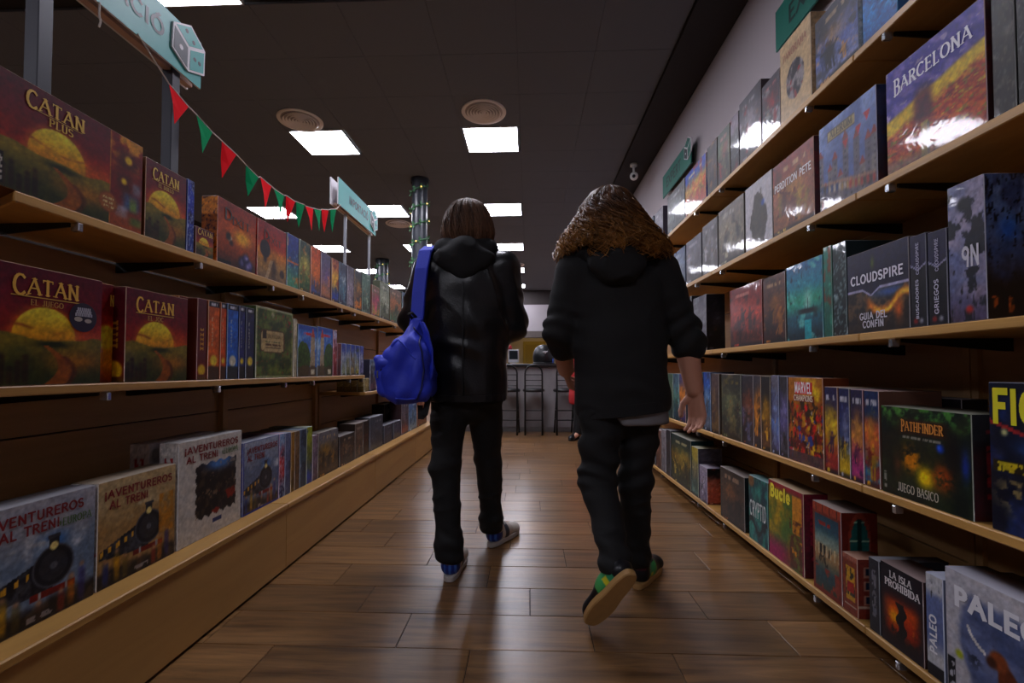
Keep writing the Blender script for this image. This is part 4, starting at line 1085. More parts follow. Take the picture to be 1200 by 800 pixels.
for (ax, az, bx, bz) in ((-.03, .0, .0, .018), (.0, .018, .035, .006), (.0, .018, .01, -.02), (.012, .0, .045, .02)):
    d = Vector((bx - ax, 0, bz - az)).normalized(); n = Vector((-d.z, 0, d.x)) * .008
    P = [Vector((ax, 0, az)) + n, Vector((ax, 0, az)) - n, Vector((bx, 0, bz)) - n, Vector((bx, 0, bz)) + n]
    em.poly([(.245 + p.x, 7.45 - math.sqrt(max(.17 ** 2 - (p.x + .01) ** 2, 0)) - .008, 1.226 + p.z) for p in P])
em.build('emblem', mat('emblem_white', 'd8d8dc', .5), he)
MB().box(.365, .385, 7.33, 7.345, 1.06, 1.13).build('side_sticker', mat('sticker_blue', '2c5cc0', .4), he)
mo = empty('counter_screen', (-.25, 7.5, 1.045)); tag(mo, 'small white-framed screen on the counter beside the leather jacket', 'screen')
MB().box(-.335, -.165, 7.47, 7.49, 1.07, 1.28).build('frame', mat('screen_white', 'c0c0c4', .5), mo, bevel=.004)
MB().box(-.32, -.18, 7.466, 7.47, 1.12, 1.26).build('display', mat('screen_dark', '1c2026', .2), mo)
MB().box(-.29, -.21, 7.44, 7.54, 1.046, 1.056).build('base', MATS['screen_white'], mo)
MB().box(-.26, -.24, 7.49, 7.5, 1.05, 1.12).build('stand', MATS['screen_white'], mo)
rb = tag(MB().lathe([(0, 0), (.05, 0), (.055, .02), (.05, .06), (.02, .075), (0, .076)], (-.33, 7.62, 1.28), 14).build('red_ornament', mat('ornament_red', 'a02028', .5), smooth=True), 'small red ornament on a shelf post behind the white-framed screen', 'ornament')
MB().tube([(-.33, 7.62, 1.045), (-.33, 7.62, 1.285)], .012, 8).build('stem', M_BLACK, rb)
BOXES = [
 ('L1', -1.285, 1.0628, 1.4851, 1.402, 0.293, 0.13, 'settler_plus', 'wide maroon box with sun, gold lettering and bonus panel on the shelf below the bunting', [('CATAN', 0.33, 0.86, 0.115, 0.36, 'e8b840', 1, 0.15), ('PLUS', 0.36, 0.735, 0.065, 0.15, 'e0b038', 1, 0.15), ('_', 0.33, 0.785, 0.006, 0.34, 'd0a040', 0, 0)], None, (140, 90), 0),
 ('L1', -1.285, 1.4978, 1.6829, 1.402, 0.269, 0.075, 'settler', 'maroon box with low sun, beside the blue spine on the shelf below the bunting', [('CATAN', 0.47, 0.84, 0.11, 0.62, 'e8bc4a', 1, 0.15), ('EL DUELO', 0.47, 0.715, 0.045, 0.36, 'd8b050', 1, 0.14), ('_', 0.47, 0.76, 0.008, 0.66, 'd0a040', 0, 0)], None, (60, 80), 0),
 ('L1', -1.285, 1.6896, 1.725, 1.402, 0.273, 0.25, 'S 2848b0,2038a0,304890,c0c8e0,101850;tx=1', 'speckled blue spine next to the maroon sun box on the shelf below the bunting', [], None, (12, 50), 0),
 ('L1', -1.285, 1.7365, 1.836, 1.402, 0.109, 0.06, 'settler', 'little maroon sun box in front of the orange one on the shelf below the bunting', [('CATAN', 0.5, 0.84, 0.16, 0.8, 'e6b84a', 1, 0.12)], None, (40, 40), 0),
 ('L1', -1.285, 1.8591, 2.1289, 1.402, 0.273, 0.07, 'dixit_o', 'orange box with a swirling title and dreamlike sunset on the shelf below the bunting', [('D', 0.25, 0.79, 0.17, 0.16, '2a1408', 1, 0.13), ('IXIT', 0.58, 0.73, 0.12, 0.46, '2a1408', 1, 0.11)], 'S d89020,c88018,b87010,2a1408,a06010;tx=1', (64, 64), 0),
 ('L1', -1.285, 2.1416, 2.4017, 1.402, 0.275, 0.07, 'dixit_r', 'red box with a dark hot-air balloon on the shelf below the bunting', [('D', 0.28, 0.77, 0.15, 0.15, '301010', 1, 0.13), ('IXIT', 0.58, 0.71, 0.11, 0.44, '301010', 1, 0.11)], 'S a02020,901818,801010,c04030,501010', (56, 56), 0),
 ('L1', -1.285, 2.4127, 2.5336, 1.402, 0.284, 0.07, 'S 26408c,3c5c88,5a9a7c,8ab8b0,d08040;nf=0;band=.48', 'narrow blue and sea-green two-picture box on the shelf below the bunting', [], None, (20, 40), 0),
 ('L1', -1.285, 2.5457, 2.6699, 1.402, 0.286, 0.07, 'S 2c4440,8a8a48,3a6038,e8d070,c08040;nf=2', 'narrow mossy green box with a yellow glow on the shelf below the bunting', [], None, (20, 40), 0),
 ('L1', -1.285, 2.683, 2.8037, 1.402, 0.286, 0.07, 'S c86020,d07830,485890,e08030,805030;nf=1', 'narrow orange-sky box with a blue arch on the shelf below the bunting', [], None, (20, 40), 0),
 ('L1', -1.285, 2.8178, 2.9512, 1.402, 0.286, 0.07, 'S 605878,8a7088,b08060,705890,c08060;nf=1', 'narrow dusky mauve box with peach foot on the shelf below the bunting', [], None, (20, 40), 0),
 ('L1', -1.285, 2.9731, 3.0792, 1.402, 0.284, 0.07, 'S b06838,d8a840,3050a0,e8c030,702020;nf=1', 'narrow yellow-glow box with a blue foot on the shelf below the bunting', [], None, (20, 40), 0),
 ('L1', -1.285, 3.0957, 3.2186, 1.402, 0.287, 0.07, 'S 283450,40607a,303c58,d0d8d8,608898;nf=2', 'narrow slate blue box with pale leaves on the shelf below the bunting', [], None, (20, 40), 0),
 ('L1', -1.285, 3.2364, 3.3542, 1.402, 0.293, 0.07, 'S 605868,887888,a098a0,c8c0c8,504858;nf=1', 'narrow pale lilac box between darker ones on the shelf below the bunting', [], None, (20, 40), 0),
 ('L1', -1.285, 3.3733, 3.5106, 1.402, 0.298, 0.07, 'S 283038,604830,e09030,f0a838,303848;nf=1', 'narrow dark box with an orange flame on the shelf below the bunting', [], None, (20, 40), 0),
 ('L1', -1.285, 3.5313, 3.7122, 1.402, 0.31, 0.07, 'S 507060,406050,304838,88a090,a0b8a0;nf=1', 'grey-green box right behind the sign post on the shelf below the bunting', [], None, (16, 30), 0),
 ('L1', -1.285, 3.7556, 3.9379, 1.402, 0.252, 0.07, 'S 806850,a05068,c09858,d06080,708060;nf=2', 'shorter pink and sand box past the sign post on the shelf below the bunting', [], None, (16, 30), 0),
 ('L1', -1.285, 3.9632, 4.2183, 1.402, 0.327, 0.07, 'S 889080,a0a890,606850,d0d0c0,404830;nf=2', 'pale green box with tall grey figures on the shelf below the bunting', [], None, (16, 30), 0),
 ('L1', -1.285, 4.2469, 4.6176, 1.402, 0.326, 0.07, 'S 705848,a07048,407048,c08050,305038;nf=2', 'brown and orange box close to the leather jacket on the shelf below the bunting', [], None, (16, 30), 0),
 ('L1', -1.285, 4.6514, 5.0992, 1.402, 0.347, 0.07, 'S 406080,608890,a08050,d0c090,305060;nf=1', 'hazy blue box at the far end on the shelf below the bunting', [], None, (12, 20), 0),
 ('L2', -1.245, 1.0219, 1.3081, 0.915, 0.298, 0.075, 'settler', 'largest maroon sun box with a round dark sticker on the middle bunting-side shelf', [('CATAN', 0.46, 0.835, 0.125, 0.56, 'e8b040', 1, 0.15), ('EL JUEGO', 0.46, 0.7, 0.045, 0.28, 'c08c40', 1, 0.14), ('_', 0.46, 0.745, 0.008, 0.6, 'd0a040', 0, 0)], None, (110, 90), 0),
 ('L2', -1.281, 1.3102, 1.3848, 0.915, 0.3, 0.07, 'settler_r', 'set-back maroon box seen as a strip beside the largest on the middle bunting-side shelf', [('N', 0.9, 0.835, 0.1, 0.14, 'e8b840', 1, 0.15)], None, (40, 60), 0),
 ('L2', -1.245, 1.3875, 1.6491, 0.915, 0.297, 0.075, 'settler', 'second maroon sun box with its lettered side showing on the middle bunting-side shelf', [('CATAN', 0.44, 0.835, 0.12, 0.58, 'e8b040', 1, 0.15), ('EL JOC', 0.44, 0.7, 0.045, 0.24, 'c08c40', 1, 0.14), ('_', 0.44, 0.745, 0.008, 0.6, 'd0a040', 0, 0)], 'settler_spine', (90, 80), 0),
 ('L2', -1.281, 1.6517, 1.6963, 0.915, 0.312, 0.07, 'settler_r', 'second set-back maroon strip, before the lettered spine on the middle bunting-side shelf', [('N', 0.5, 0.835, 0.1, 0.3, 'e8b840', 1, 0.15)], None, (30, 60), 0),
 ('L2', -1.245, 1.6993, 1.7499, 0.915, 0.31, 0.29, 'settler_spine', 'maroon lettered spine before the orange one on the middle bunting-side shelf', [], None, (24, 70), 0),
 ('L2', -1.245, 1.7594, 1.824, 0.915, 0.311, 0.29, 'spine_sun c86a28', 'wide orange spine with a low sun on the middle bunting-side shelf', [], None, (20, 60), 0),
 ('L2', -1.245, 1.8315, 1.8661, 0.915, 0.313, 0.29, 'spine_sun c05818', 'slim orange spine with a low sun on the middle bunting-side shelf', [], None, (20, 60), 0),
 ('L2', -1.245, 1.8738, 1.9444, 0.915, 0.314, 0.29, 'spine_sun 2a6cb8', 'bright blue spine with a pale moon on the middle bunting-side shelf', [], None, (20, 60), 0),
 ('L2', -1.245, 1.9527, 1.9922, 0.915, 0.316, 0.29, 'spine_sun 24346c', 'slim navy spine with a small sun on the middle bunting-side shelf', [], None, (20, 60), 0),
 ('L2', -1.245, 2.0007, 2.0617, 0.915, 0.315, 0.29, 'spine_sun 1c2850', 'wide navy spine beside the green box on the middle bunting-side shelf', [], None, (20, 60), 0),
 ('L2', -1.245, 2.0739, 2.4034, 0.915, 0.334, 0.075, 'carca', 'big mossy green box with a cream name plate on the middle bunting-side shelf', [('CARCASSONNE', 0.44, 0.6, 0.05, 0.42, '3a2a18', 1, 0.1)], 'S 586840,506038,485830,808860,404828', (60, 60), 0),
 ('L2', -1.245, 2.4147, 2.4484, 0.915, 0.31, 0.29, 'S c8c0a8,c0b8a0,b8b098,d8d0c0,807860', 'thin cream spine beside the green box on the middle bunting-side shelf', [], None, (6, 30), 0),
 ('L2', -1.245, 2.4599, 2.6837, 0.915, 0.288, 0.07, 'castle 1', 'blue-sky box with a tower and big bush on the middle bunting-side shelf', [], None, (40, 40), 0),
 ('L2', -1.245, 2.6916, 2.9028, 0.915, 0.296, 0.07, 'castle 2', 'blue-sky box with pale walls, second of the pair on the middle bunting-side shelf', [], None, (40, 40), 0),
 ('L2', -1.245, 2.9116, 2.9682, 0.915, 0.292, 0.25, 'S b0b0c8,a04040,782028,d0d0e0,601820', 'white-topped red spine past the castle boxes on the middle bunting-side shelf', [], None, (6, 30), 0),
 ('L2', -1.245, 2.9773, 3.0365, 0.915, 0.212, 0.25, 'S 702028,601820,501418,a04040,401010', 'short maroon spine past the castle boxes on the middle bunting-side shelf', [], None, (6, 20), 0),
 ('L2', -1.245, 3.0459, 3.1124, 0.915, 0.216, 0.14, 'S 3850a0,7888a8,a0a890,e0e0e0,405030;nf=1', 'first of five tiny bright boxes on the middle bunting-side shelf', [], None, (8, 24), 0),
 ('L2', -1.245, 3.1222, 3.1922, 0.915, 0.216, 0.14, 'S 3058a8,8890a0,888868,e0e0e0,305028;nf=1', 'second of five tiny bright boxes on the middle bunting-side shelf', [], None, (8, 24), 0),
 ('L2', -1.245, 3.2023, 3.2761, 0.915, 0.216, 0.14, 'S 3850a0,8898a8,a09060,e0e0d0,604828;nf=1', 'third of five tiny bright boxes on the middle bunting-side shelf', [], None, (8, 24), 0),
 ('L2', -1.245, 3.2866, 3.3644, 0.915, 0.216, 0.14, 'S 3850a0,7080a0,b0a030,e0e0e0,405030;nf=1', 'fourth of five tiny bright boxes on the middle bunting-side shelf', [], None, (8, 24), 0),
 ('L2', -1.245, 3.3754, 3.4576, 0.915, 0.216, 0.14, 'S 4858a8,8890b8,7878a0,e0e0e0,404858;nf=1', 'last of five tiny bright boxes on the middle bunting-side shelf', [], None, (8, 24), 0),
 ('L2B', -1.245, 3.604, 3.7437, 0.785, 0.25, 0.12, 'S 6880a0,404858,785868,a8b0c0,302830;nf=1', 'blue-grey game box on the small shelf beside the blue backpack', [], None, (12, 24), 0),
 ('L2B', -1.245, 3.7567, 3.8973, 0.785, 0.253, 0.12, 'S 8898a8,987068,a86848,c8c8d0,483028;nf=1', 'rosy brown game box on the small shelf beside the blue backpack', [], None, (12, 24), 0),
 ('L2B', -1.245, 3.9112, 4.2589, 0.785, 0.257, 0.12, 'S 6878a0,807878,a07050,c0c0d0,403838;nf=1', 'mauve box half behind the backpack on the small shelf beside the blue backpack', [], None, (12, 24), 0),
 ('L2B', -1.245, 4.2887, 4.8118, 0.785, 0.249, 0.12, 'S 887060,705848,504030,a89078,302820;nf=1', 'tan box hidden behind the jacket on the small shelf beside the blue backpack', [], None, (8, 16), 0),
 ('L3', -1.235, 0.9945, 1.2924, 0.317, 0.309, 0.085, 'train 1', 'train picture box with snowy peaks on the long low plinth', [('¡AVENTUREROS', 0.47, 0.88, 0.07, 0.8, '7a1a20', 0, 0.2), ('AL TREN!', 0.42, 0.775, 0.07, 0.46, '7a1a20', 0, 0.2), ('+EUROPA', 0.8, 0.76, 0.06, 0.3, '4a6a30', 1, 0.14)], 'S d0ccc8,c8c4c0,c0bcb8,a02028,d8d4d0', (100, 90), 0),
 ('L3', -1.235, 1.3, 1.5929, 0.317, 0.31, 0.085, 'train 2', 'sepia steam engine box beside the big white box on the long low plinth', [('¡AVENTUREROS', 0.5, 0.87, 0.07, 0.86, '7a1a20', 0, 0.2), ('AL TREN!', 0.36, 0.765, 0.07, 0.46, '7a1a20', 0, 0.2)], 'S d0ccc8,c8c4c0,c0bcb8,a02028,d8d4d0', (90, 80), 0),
 ('L3', -1.235, 1.6051, 1.9647, 0.317, 0.378, 0.072, 'train 3', 'big white box with a dark crowd picture on the long low plinth', [('¡AVENTUREROS', 0.5, 0.905, 0.06, 0.84, '7a1a20', 0, 0.2), ('AL TREN!', 0.34, 0.815, 0.06, 0.46, '7a1a20', 0, 0.2), ('+EUROPA', 0.78, 0.815, 0.055, 0.28, '3a6a30', 1, 0.14)], 'S d8d4d0,d0ccc8,c8c4c0,a02028,d8d4d0;vt=1', (80, 90), 0),
 ('L3', -1.35, 1.6136, 1.9578, 0.317, 0.373, 0.072, 'train 3', 'twin white box standing behind the big white one on the long low plinth', [], 'S d8d4d0,d0ccc8,c8c4c0,a02028,d8d4d0;vt=1', (30, 40), 0),
 ('L3', -1.235, 1.976, 2.2631, 0.317, 0.319, 0.085, 'train 4', 'blue-edged box of travellers beside the big white box on the long low plinth', [('¡AVENTUREROS', 0.52, 0.87, 0.07, 0.84, '7a1a20', 0, 0.2), ('AL TREN!', 0.34, 0.765, 0.07, 0.46, '7a1a20', 0, 0.2)], 'S 3048a0,2840a0,203890,d0d0e0,182860', (60, 60), 0),
 ('L3', -1.235, 2.2694, 2.319, 0.317, 0.318, 0.22, 'S 90a8c8,c04048,203878,e0e4f0,182850;tx=1', 'blue, white and red spine past the travellers box on the long low plinth', [], None, (8, 40), 0),
 ('L3', -1.235, 2.3255, 2.3777, 0.317, 0.315, 0.22, 'S 707898,606888,505878,a0a8c0,303850', 'grey-blue spine in the cluster of slim boxes on the long low plinth', [], None, (8, 40), 0),
 ('L3', -1.235, 2.3844, 2.417, 0.317, 0.311, 0.22, 'S a07838,907030,806028,c0a060,504018', 'mustard spine in the cluster of slim boxes on the long low plinth', [], None, (8, 40), 0),
 ('L3', -1.235, 2.4239, 2.4715, 0.317, 0.31, 0.22, 'S 806850,705840,604830,a08868,403020', 'brown spine in the cluster of slim boxes on the long low plinth', [], None, (8, 40), 0),
 ('L3', -1.235, 2.4785, 2.548, 0.317, 0.312, 0.22, 'S 506078,486070,405060,90a0b8,283848', 'steel blue spine in the cluster of slim boxes on the long low plinth', [], None, (8, 40), 0),
 ('L3', -1.235, 2.5553, 2.6189, 0.317, 0.316, 0.22, 'S a0a848,707840,3850a0,c0c870,283878', 'lime green spine, tallest of the slim boxes on the long low plinth', [], None, (8, 40), 0),
 ('L3', -1.235, 2.6265, 2.6882, 0.317, 0.259, 0.22, 'S 887888,786878,685868,a898a8,504048', 'lilac-grey spine before the castle box on the long low plinth', [], None, (8, 40), 0),
 ('L3', -1.235, 2.6961, 2.9794, 0.317, 0.264, 0.07, 'S 787880,605850,584838,b08838,383028;nf=4', 'dark grey box with a golden town scene on the long low plinth', [], None, (36, 36), 0),
 ('L3', -1.235, 3.002, 3.2662, 0.317, 0.2, 0.12, 'S 302c30,383030,282428,c0a080,604838;nf=3', 'charcoal box with tiny pale portraits on the long low plinth', [], None, (30, 30), 0),
 ('L3', -1.235, 3.2767, 3.4267, 0.317, 0.251, 0.12, 'S 685850,605048,584840,887060,403830;nf=1', 'taller brown-grey box behind the portraits box on the long low plinth', [], None, (16, 30), 0),
 ('L3', -1.235, 3.438, 3.5554, 0.317, 0.251, 0.2, 'S 302020,402420,302020,804030,201818', 'black and rust spine on the long low plinth', [], None, (8, 30), 0),
 ('L3', -1.235, 3.577, 3.9002, 0.317, 0.262, 0.12, 'S 505460,484c58,404450,707480,282c38;nf=1', 'plain slate grey box on the long low plinth', [], None, (20, 30), 0),
 ('L3', -1.235, 3.9373, 4.1695, 0.317, 0.159, 0.1, 'S 484858,404050,383848,686880,242430;nf=1', 'low dark box with a white edge on the long low plinth', [], None, (14, 20), 0),
 ('L3', -1.235, 4.2115, 4.4485, 0.317, 0.156, 0.1, 'S 585868,484858,403c48,787890,2c2c38;nf=1', 'low grey box after the white edge on the long low plinth', [], None, (14, 20), 0),
 ('L3', -1.365, 4.35, 4.7408, 0.317, 0.309, 0.12, 'S 141416,101012,0c0c0e,b0b0b0,202024;vt=1', 'black box with white lettering standing behind low ones on the long low plinth', [], None, (20, 30), 0),
 ('L3', -1.235, 4.4808, 4.7332, 0.317, 0.332, 0.12, 'S 504858,706068,905040,a09098,302830;nf=2', 'mauve and rust box at the far end on the long low plinth', [], None, (14, 30), 0),
 ('L3', -1.235, 4.7525, 5.0759, 0.317, 0.314, 0.12, 'S 4868a0,6888a8,8898a0,c0d0e0,283858;nf=1', 'sky blue box at the far end on the long low plinth', [], None, (14, 30), 0),
 ('L3', -1.235, 5.0978, 5.5864, 0.317, 0.291, 0.12, 'S 905838,a06840,704830,d09858,402818;nf=1', 'orange-brown last box by the dark trousers on the long low plinth', [], None, (14, 30), 0),
 ('S5', 1.128, 1.4367, 1.5837, 2.045, 0.177, 0.08, 'S 1878b8,2088c8,1870b0,50b0e0,105890;nf=0', 'sea blue box, topmost and nearest on the top white-wall shelf', [], None, (40, 60), 1),
 ('S5', 1.128, 1.6044, 1.8412, 2.045, 0.271, 0.09, 'S 3a3848,6878b8,8890b8,c89858,303038;nf=6', 'blue painted crowd box beside the cream one on the top white-wall shelf', [], 'S d0c8c0,c8c0b8,c0b8b0,806040,d8d0c8', (60, 60), 1),
 ('S5', 1.128, 1.8685, 2.0957, 2.045, 0.346, 0.08, 'oval', 'cream box with an oval picture under a sign on the top white-wall shelf', [('PANORAMA', 0.5, 0.8, 0.09, 0.75, 'a06048', 1, 0.12)], 'S c8b090,c0a888,b8a080,d8c8b0,806850', (50, 60), 0),
 ('S5', 1.128, 2.1017, 2.2597, 2.045, 0.271, 0.07, 'S 585058,403c44,605c60,b02830,c0c0c0;nf=3', 'black box with a red splash by the cream one on the top white-wall shelf', [], None, (30, 40), 1),
 ('S5', 1.128, 2.2703, 2.501, 2.045, 0.327, 0.07, 'S 504c54,6a6068,383438,c0b8c0,902830;nf=3', 'silver-grey action picture box beside the red splash on the top white-wall shelf', [], None, (30, 40), 1),
 ('S5', 1.128, 2.5135, 2.6116, 2.045, 0.307, 0.2, 'S 988c98,48484c,303034,e8e8e8,802028', 'black and white slim boxes spine on the top white-wall shelf', [], None, (10, 40), 1),
 ('S5', 1.128, 2.6251, 2.7878, 2.045, 0.301, 0.08, 'S 485040,607050,504038,a03838,808860;nf=2', 'olive box with a red mark on the top white-wall shelf', [], None, (20, 30), 1),
 ('S5', 1.128, 2.8028, 2.9539, 2.045, 0.308, 0.08, 'S 383034,484040,342c30,706058,a07040;nf=2', 'narrow dark brown box between brighter ones on the top white-wall shelf', [], None, (16, 30), 1),
 ('S5', 1.128, 2.9776, 3.363, 2.045, 0.298, 0.08, 'S 3858b0,b89048,a85030,e0c060,c04838;nf=4', 'vivid blue, yellow and red picture box on the top white-wall shelf', [], 'S d0d0d8,c8c8d0,3048a0,d04040,e0e0e0', (30, 40), 1),
 ('S5', 1.128, 3.3838, 3.7963, 2.045, 0.303, 0.08, 'S 686868,787c7c,585c5c,a0a8a8,383c3c;nf=2', 'grey glaring box below the small wall sign on the top white-wall shelf', [], 'S 18181c,141418,101014,303038,0c0c10', (24, 30), 1),
 ('S5', 1.128, 3.9314, 4.1814, 2.045, 0.295, 0.08, 'S 68606c,706878,585060,888090,302c38;nf=1', 'plum grey small box at the far end on the top white-wall shelf', [], None, (12, 20), 0),
 ('S5', 1.128, 4.2266, 4.5011, 2.045, 0.307, 0.08, 'S 404858,505868,384050,808898,202838;nf=1', 'dark last box beside the long hair on the top white-wall shelf', [], None, (12, 20), 0),
 ('S4', 1.128, 1.1019, 1.1549, 1.562, 0.342, 0.25, 'S 4c4844,403c3a,383434,6a6660,2a2828;tx=1', 'tall charcoal slipcase at the frame edge on the second white-wall shelf', [], None, (24, 60), 1),
 ('S4', 1.128, 1.0432, 1.0976, 1.562, 0.312, 0.25, 'S 302e30,2a2a2c,262628,686868,1c1c1e;tx=1', 'second charcoal slipcase cut by the frame on the second white-wall shelf', [], None, (24, 60), 1),
 ('S4', 1.128, 1.1699, 1.4889, 1.562, 0.322, 0.075, 'barcelona', 'violet and orange painted field box with white title on the second white-wall shelf', [('BARCELONA', 0.5, 0.8, 0.11, 0.78, 'e4e0ee', 1, 0.15)], 'S 481820,401418,381014,601c20,2c0c10', (110, 100), 1),
 ('S4', 1.128, 1.5308, 1.8285, 1.562, 0.322, 0.08, 'city', 'grey-blue crowded city box with a banner on the second white-wall shelf', [('ALERUM', 0.42, 0.83, 0.07, 0.4, '4a4030', 1, 0.16)], 'S 283858,202c48,401c20,482020,181c2c', (70, 70), 1),
 ('S4', 1.128, 1.8632, 2.1718, 1.562, 0.322, 0.085, 'S 904840,a87058,906040,d8b868,502818;nf=8', 'reddish battle scene box with slanted white title on the second white-wall shelf', [('PERDITION PETE', 0.5, 0.66, 0.09, 0.88, 'e8e0dc', 0, 0.2)], 'S 601018,501014,400c10,701820,300a0c', (60, 60), 1),
 ('S4', 1.128, 2.1818, 2.4467, 1.562, 0.327, 0.08, 'treeman', 'white box with a dark shaggy tree shape on the second white-wall shelf', [], None, (50, 50), 1),
 ('S4', 1.128, 2.4684, 2.7898, 1.562, 0.324, 0.08, 'S 888078,787060,605850,c0b8a0,383430;nf=5', 'khaki beast picture box beside the white one on the second white-wall shelf', [], None, (36, 36), 1),
 ('S4', 1.128, 2.811, 3.0481, 1.562, 0.316, 0.08, 'S 706c70,605c60,504844,b0acb0,2c2828;nf=3', 'grey picture box with a bright glare on the second white-wall shelf', [], None, (24, 30), 1),
 ('S4', 1.128, 3.073, 3.3596, 1.562, 0.297, 0.08, 'S 686470,58545c,484448,a09ca8,282428;nf=3', 'violet-grey box near the long hair on the second white-wall shelf', [], None, (24, 30), 1),
 ('S4', 1.128, 3.3893, 3.6441, 1.562, 0.293, 0.08, 'S 506080,485470,384058,8898b0,202838;nf=1', 'steel blue last box behind the hair on the second white-wall shelf', [], None, (16, 24), 1),
 ('S3', 1.128, 1.1837, 1.2858, 1.078, 0.364, 0.125, 'tallgrey', 'tall blue-grey wrapped box with broken white emblem on the third white-wall shelf', [('9N', 0.62, 0.46, 0.13, 0.42, 'c8c4d0', 0, 0.2)], 'tallside', (50, 80), 1),
 ('S3', 1.128, 1.2908, 1.3511, 1.078, 0.262, 0.22, 'spire_spine', 'black zigzag spine beside the tall box on the third white-wall shelf', [('@GRIEGOS', 0.45, 0.3, 0.2, 0.36, 'c0bcd0', 0, 0.17), ('@CLOUDSPIRE', 0.5, 0.74, 0.16, 0.34, 'a8a4c0', 0, 0.17)], None, (24, 60), 1),
 ('S3', 1.128, 1.3563, 1.4128, 1.078, 0.268, 0.22, 'spire_spine', 'black zigzag spine beside the dragon-fire box on the third white-wall shelf', [('@BUSCADORES', 0.45, 0.3, 0.15, 0.42, 'c0bcd0', 0, 0.17), ('@CLOUDSPIRE', 0.5, 0.74, 0.16, 0.34, 'a8a4c0', 0, 0.17)], None, (24, 60), 1),
 ('S3', 1.128, 1.4168, 1.6832, 1.078, 0.275, 0.12, 'spire', 'black and fiery landscape box with a zigzag line on the third white-wall shelf', [('CLOUDSPIRE', 0.5, 0.66, 0.1, 0.84, 'd8d4e0', 0, 0.2), ('GUIA DEL', 0.45, 0.2, 0.075, 0.44, 'c8c4d0', 0, 0.2), ('CONFIN', 0.45, 0.1, 0.075, 0.34, 'c8c4d0', 0, 0.2)], None, (80, 70), 1),
 ('S3', 1.128, 1.6901, 1.7616, 1.078, 0.338, 0.25, 'S 203438,182c30,14282c,a8b8b8,101c20;tx=1', 'dark teal speckled spine before the fiery box on the third white-wall shelf', [], None, (16, 50), 1),
 ('S3', 1.128, 1.7689, 1.8165, 1.078, 0.343, 0.25, 'S 2c8878,287868,207060,80c0a8,a04028', 'sea green slim spine on the third white-wall shelf', [], None, (10, 40), 1),
 ('S3', 1.128, 1.824, 2.0724, 1.078, 0.321, 0.08, 'ship', 'turquoise sea box with a small dark ship on the third white-wall shelf', [], None, (60, 60), 1),
 ('S3', 1.128, 2.085, 2.276, 1.078, 0.312, 0.08, 'S 604038,583428,402020,c88838,301814;nf=3', 'dark brown box with a burning figure on the third white-wall shelf', [], None, (30, 40), 1),
 ('S3', 1.128, 2.2907, 2.646, 1.078, 0.317, 0.09, 'S 802c2c,a04030,583028,d05838,402024;nf=3', 'red and rust wrapped box on the third white-wall shelf', [], None, (40, 40), 1),
 ('S3', 1.128, 2.9997, 3.2274, 1.078, 0.36, 0.12, 'S 787880,686870,585860,909098,404048', 'grey-fronted black box by the rolled sleeve on the third white-wall shelf', [], 'S 26262c,1c1c22,16161c,585864,141418;nf=1', (16, 30), 1),
 ('S3', 1.128, 3.2632, 3.5555, 1.078, 0.391, 0.08, 'S 404048,38383c,2c2c30,606068,202024', 'dark last box behind the sleeve on the third white-wall shelf', [], None, (12, 20), 0),
 ('S2', 1.128, 0.9209, 1.1875, 0.568, 0.356, 0.1, 'fic', 'night blue box with big yellow letters on the fourth white-wall shelf', [('FIC', 0.24, 0.84, 0.2, 0.38, 'd8d020', 0, 0.24)], None, (70, 80), 1),
 ('S2', 1.128, 1.2334, 1.5389, 0.568, 0.273, 0.13, 'pathf', 'green and gold dragon-glow box with a plaque on the fourth white-wall shelf', [('PATHFINDER', 0.5, 0.8, 0.09, 0.46, 'd88c38', 1, 0.17), ('JUEGO BASICO', 0.44, 0.115, 0.085, 0.46, 'c8c0b0', 1, 0.13)], 'S 141014,301014,401418,882028,100c10;vt=1', (100, 80), 1),
 ('S2', 1.335, 1.4904, 1.8811, 0.568, 0.295, 0.08, 'S 201c24,1c181c,181418,903030,100c10', 'dark box peeking out behind the dragon-glow box on the fourth white-wall shelf', [('X-MEN', 0.62, 0.91, 0.09, 0.22, 'b8b4bc', 0, 0.2)], None, (30, 30), 0),
 ('S2', 1.128, 1.7504, 1.8237, 0.568, 0.322, 0.2, 'S 30305c,d8b038,a03838,e8d050,301c50;nf=2;tb=c8c8d0', 'yellow-hero slim box, nearest the red-title box on the fourth white-wall shelf', [], None, (20, 50), 1),
 ('S2', 1.128, 1.6873, 1.7433, 0.568, 0.32, 0.2, 'S 28305c,405078,d0b030,c8c8e0,201c40;nf=2;tb=c8c8d0', 'navy slim box with yellow figure on the fourth white-wall shelf', [], None, (20, 50), 1),
 ('S2', 1.128, 1.6208, 1.6806, 0.568, 0.318, 0.2, 'S 302c50,c08858,b04888,e8b050,281840;nf=2;tb=c8c8d0', 'pink and orange slim box on the fourth white-wall shelf', [], None, (20, 50), 1),
 ('S2', 1.128, 1.5485, 1.6144, 0.568, 0.317, 0.2, 'S 203c68,d07050,3878a0,e8b838,a02828;nf=2;tb=c8c8d0', 'blue and coral slim box beside the dragon-glow box on the fourth white-wall shelf', [], None, (20, 50), 1),
 ('S2', 1.128, 1.8337, 2.0707, 0.568, 0.354, 0.1, 'marvel', 'gold and crimson action box with a red title on the fourth white-wall shelf', [('MARVEL', 0.46, 0.88, 0.11, 0.48, 'e8e0e0', 0, 0.2), ('CHAMPIONS', 0.46, 0.76, 0.06, 0.54, 'e0c8b0', 0, 0.2)], None, (60, 70), 1),
 ('S2', 1.128, 2.0797, 2.1427, 0.568, 0.357, 0.2, 'S 403c40,605c88,585460,a098c0,302c30;nf=1', 'violet slim box beside the red-title box on the fourth white-wall shelf', [], None, (14, 40), 1),
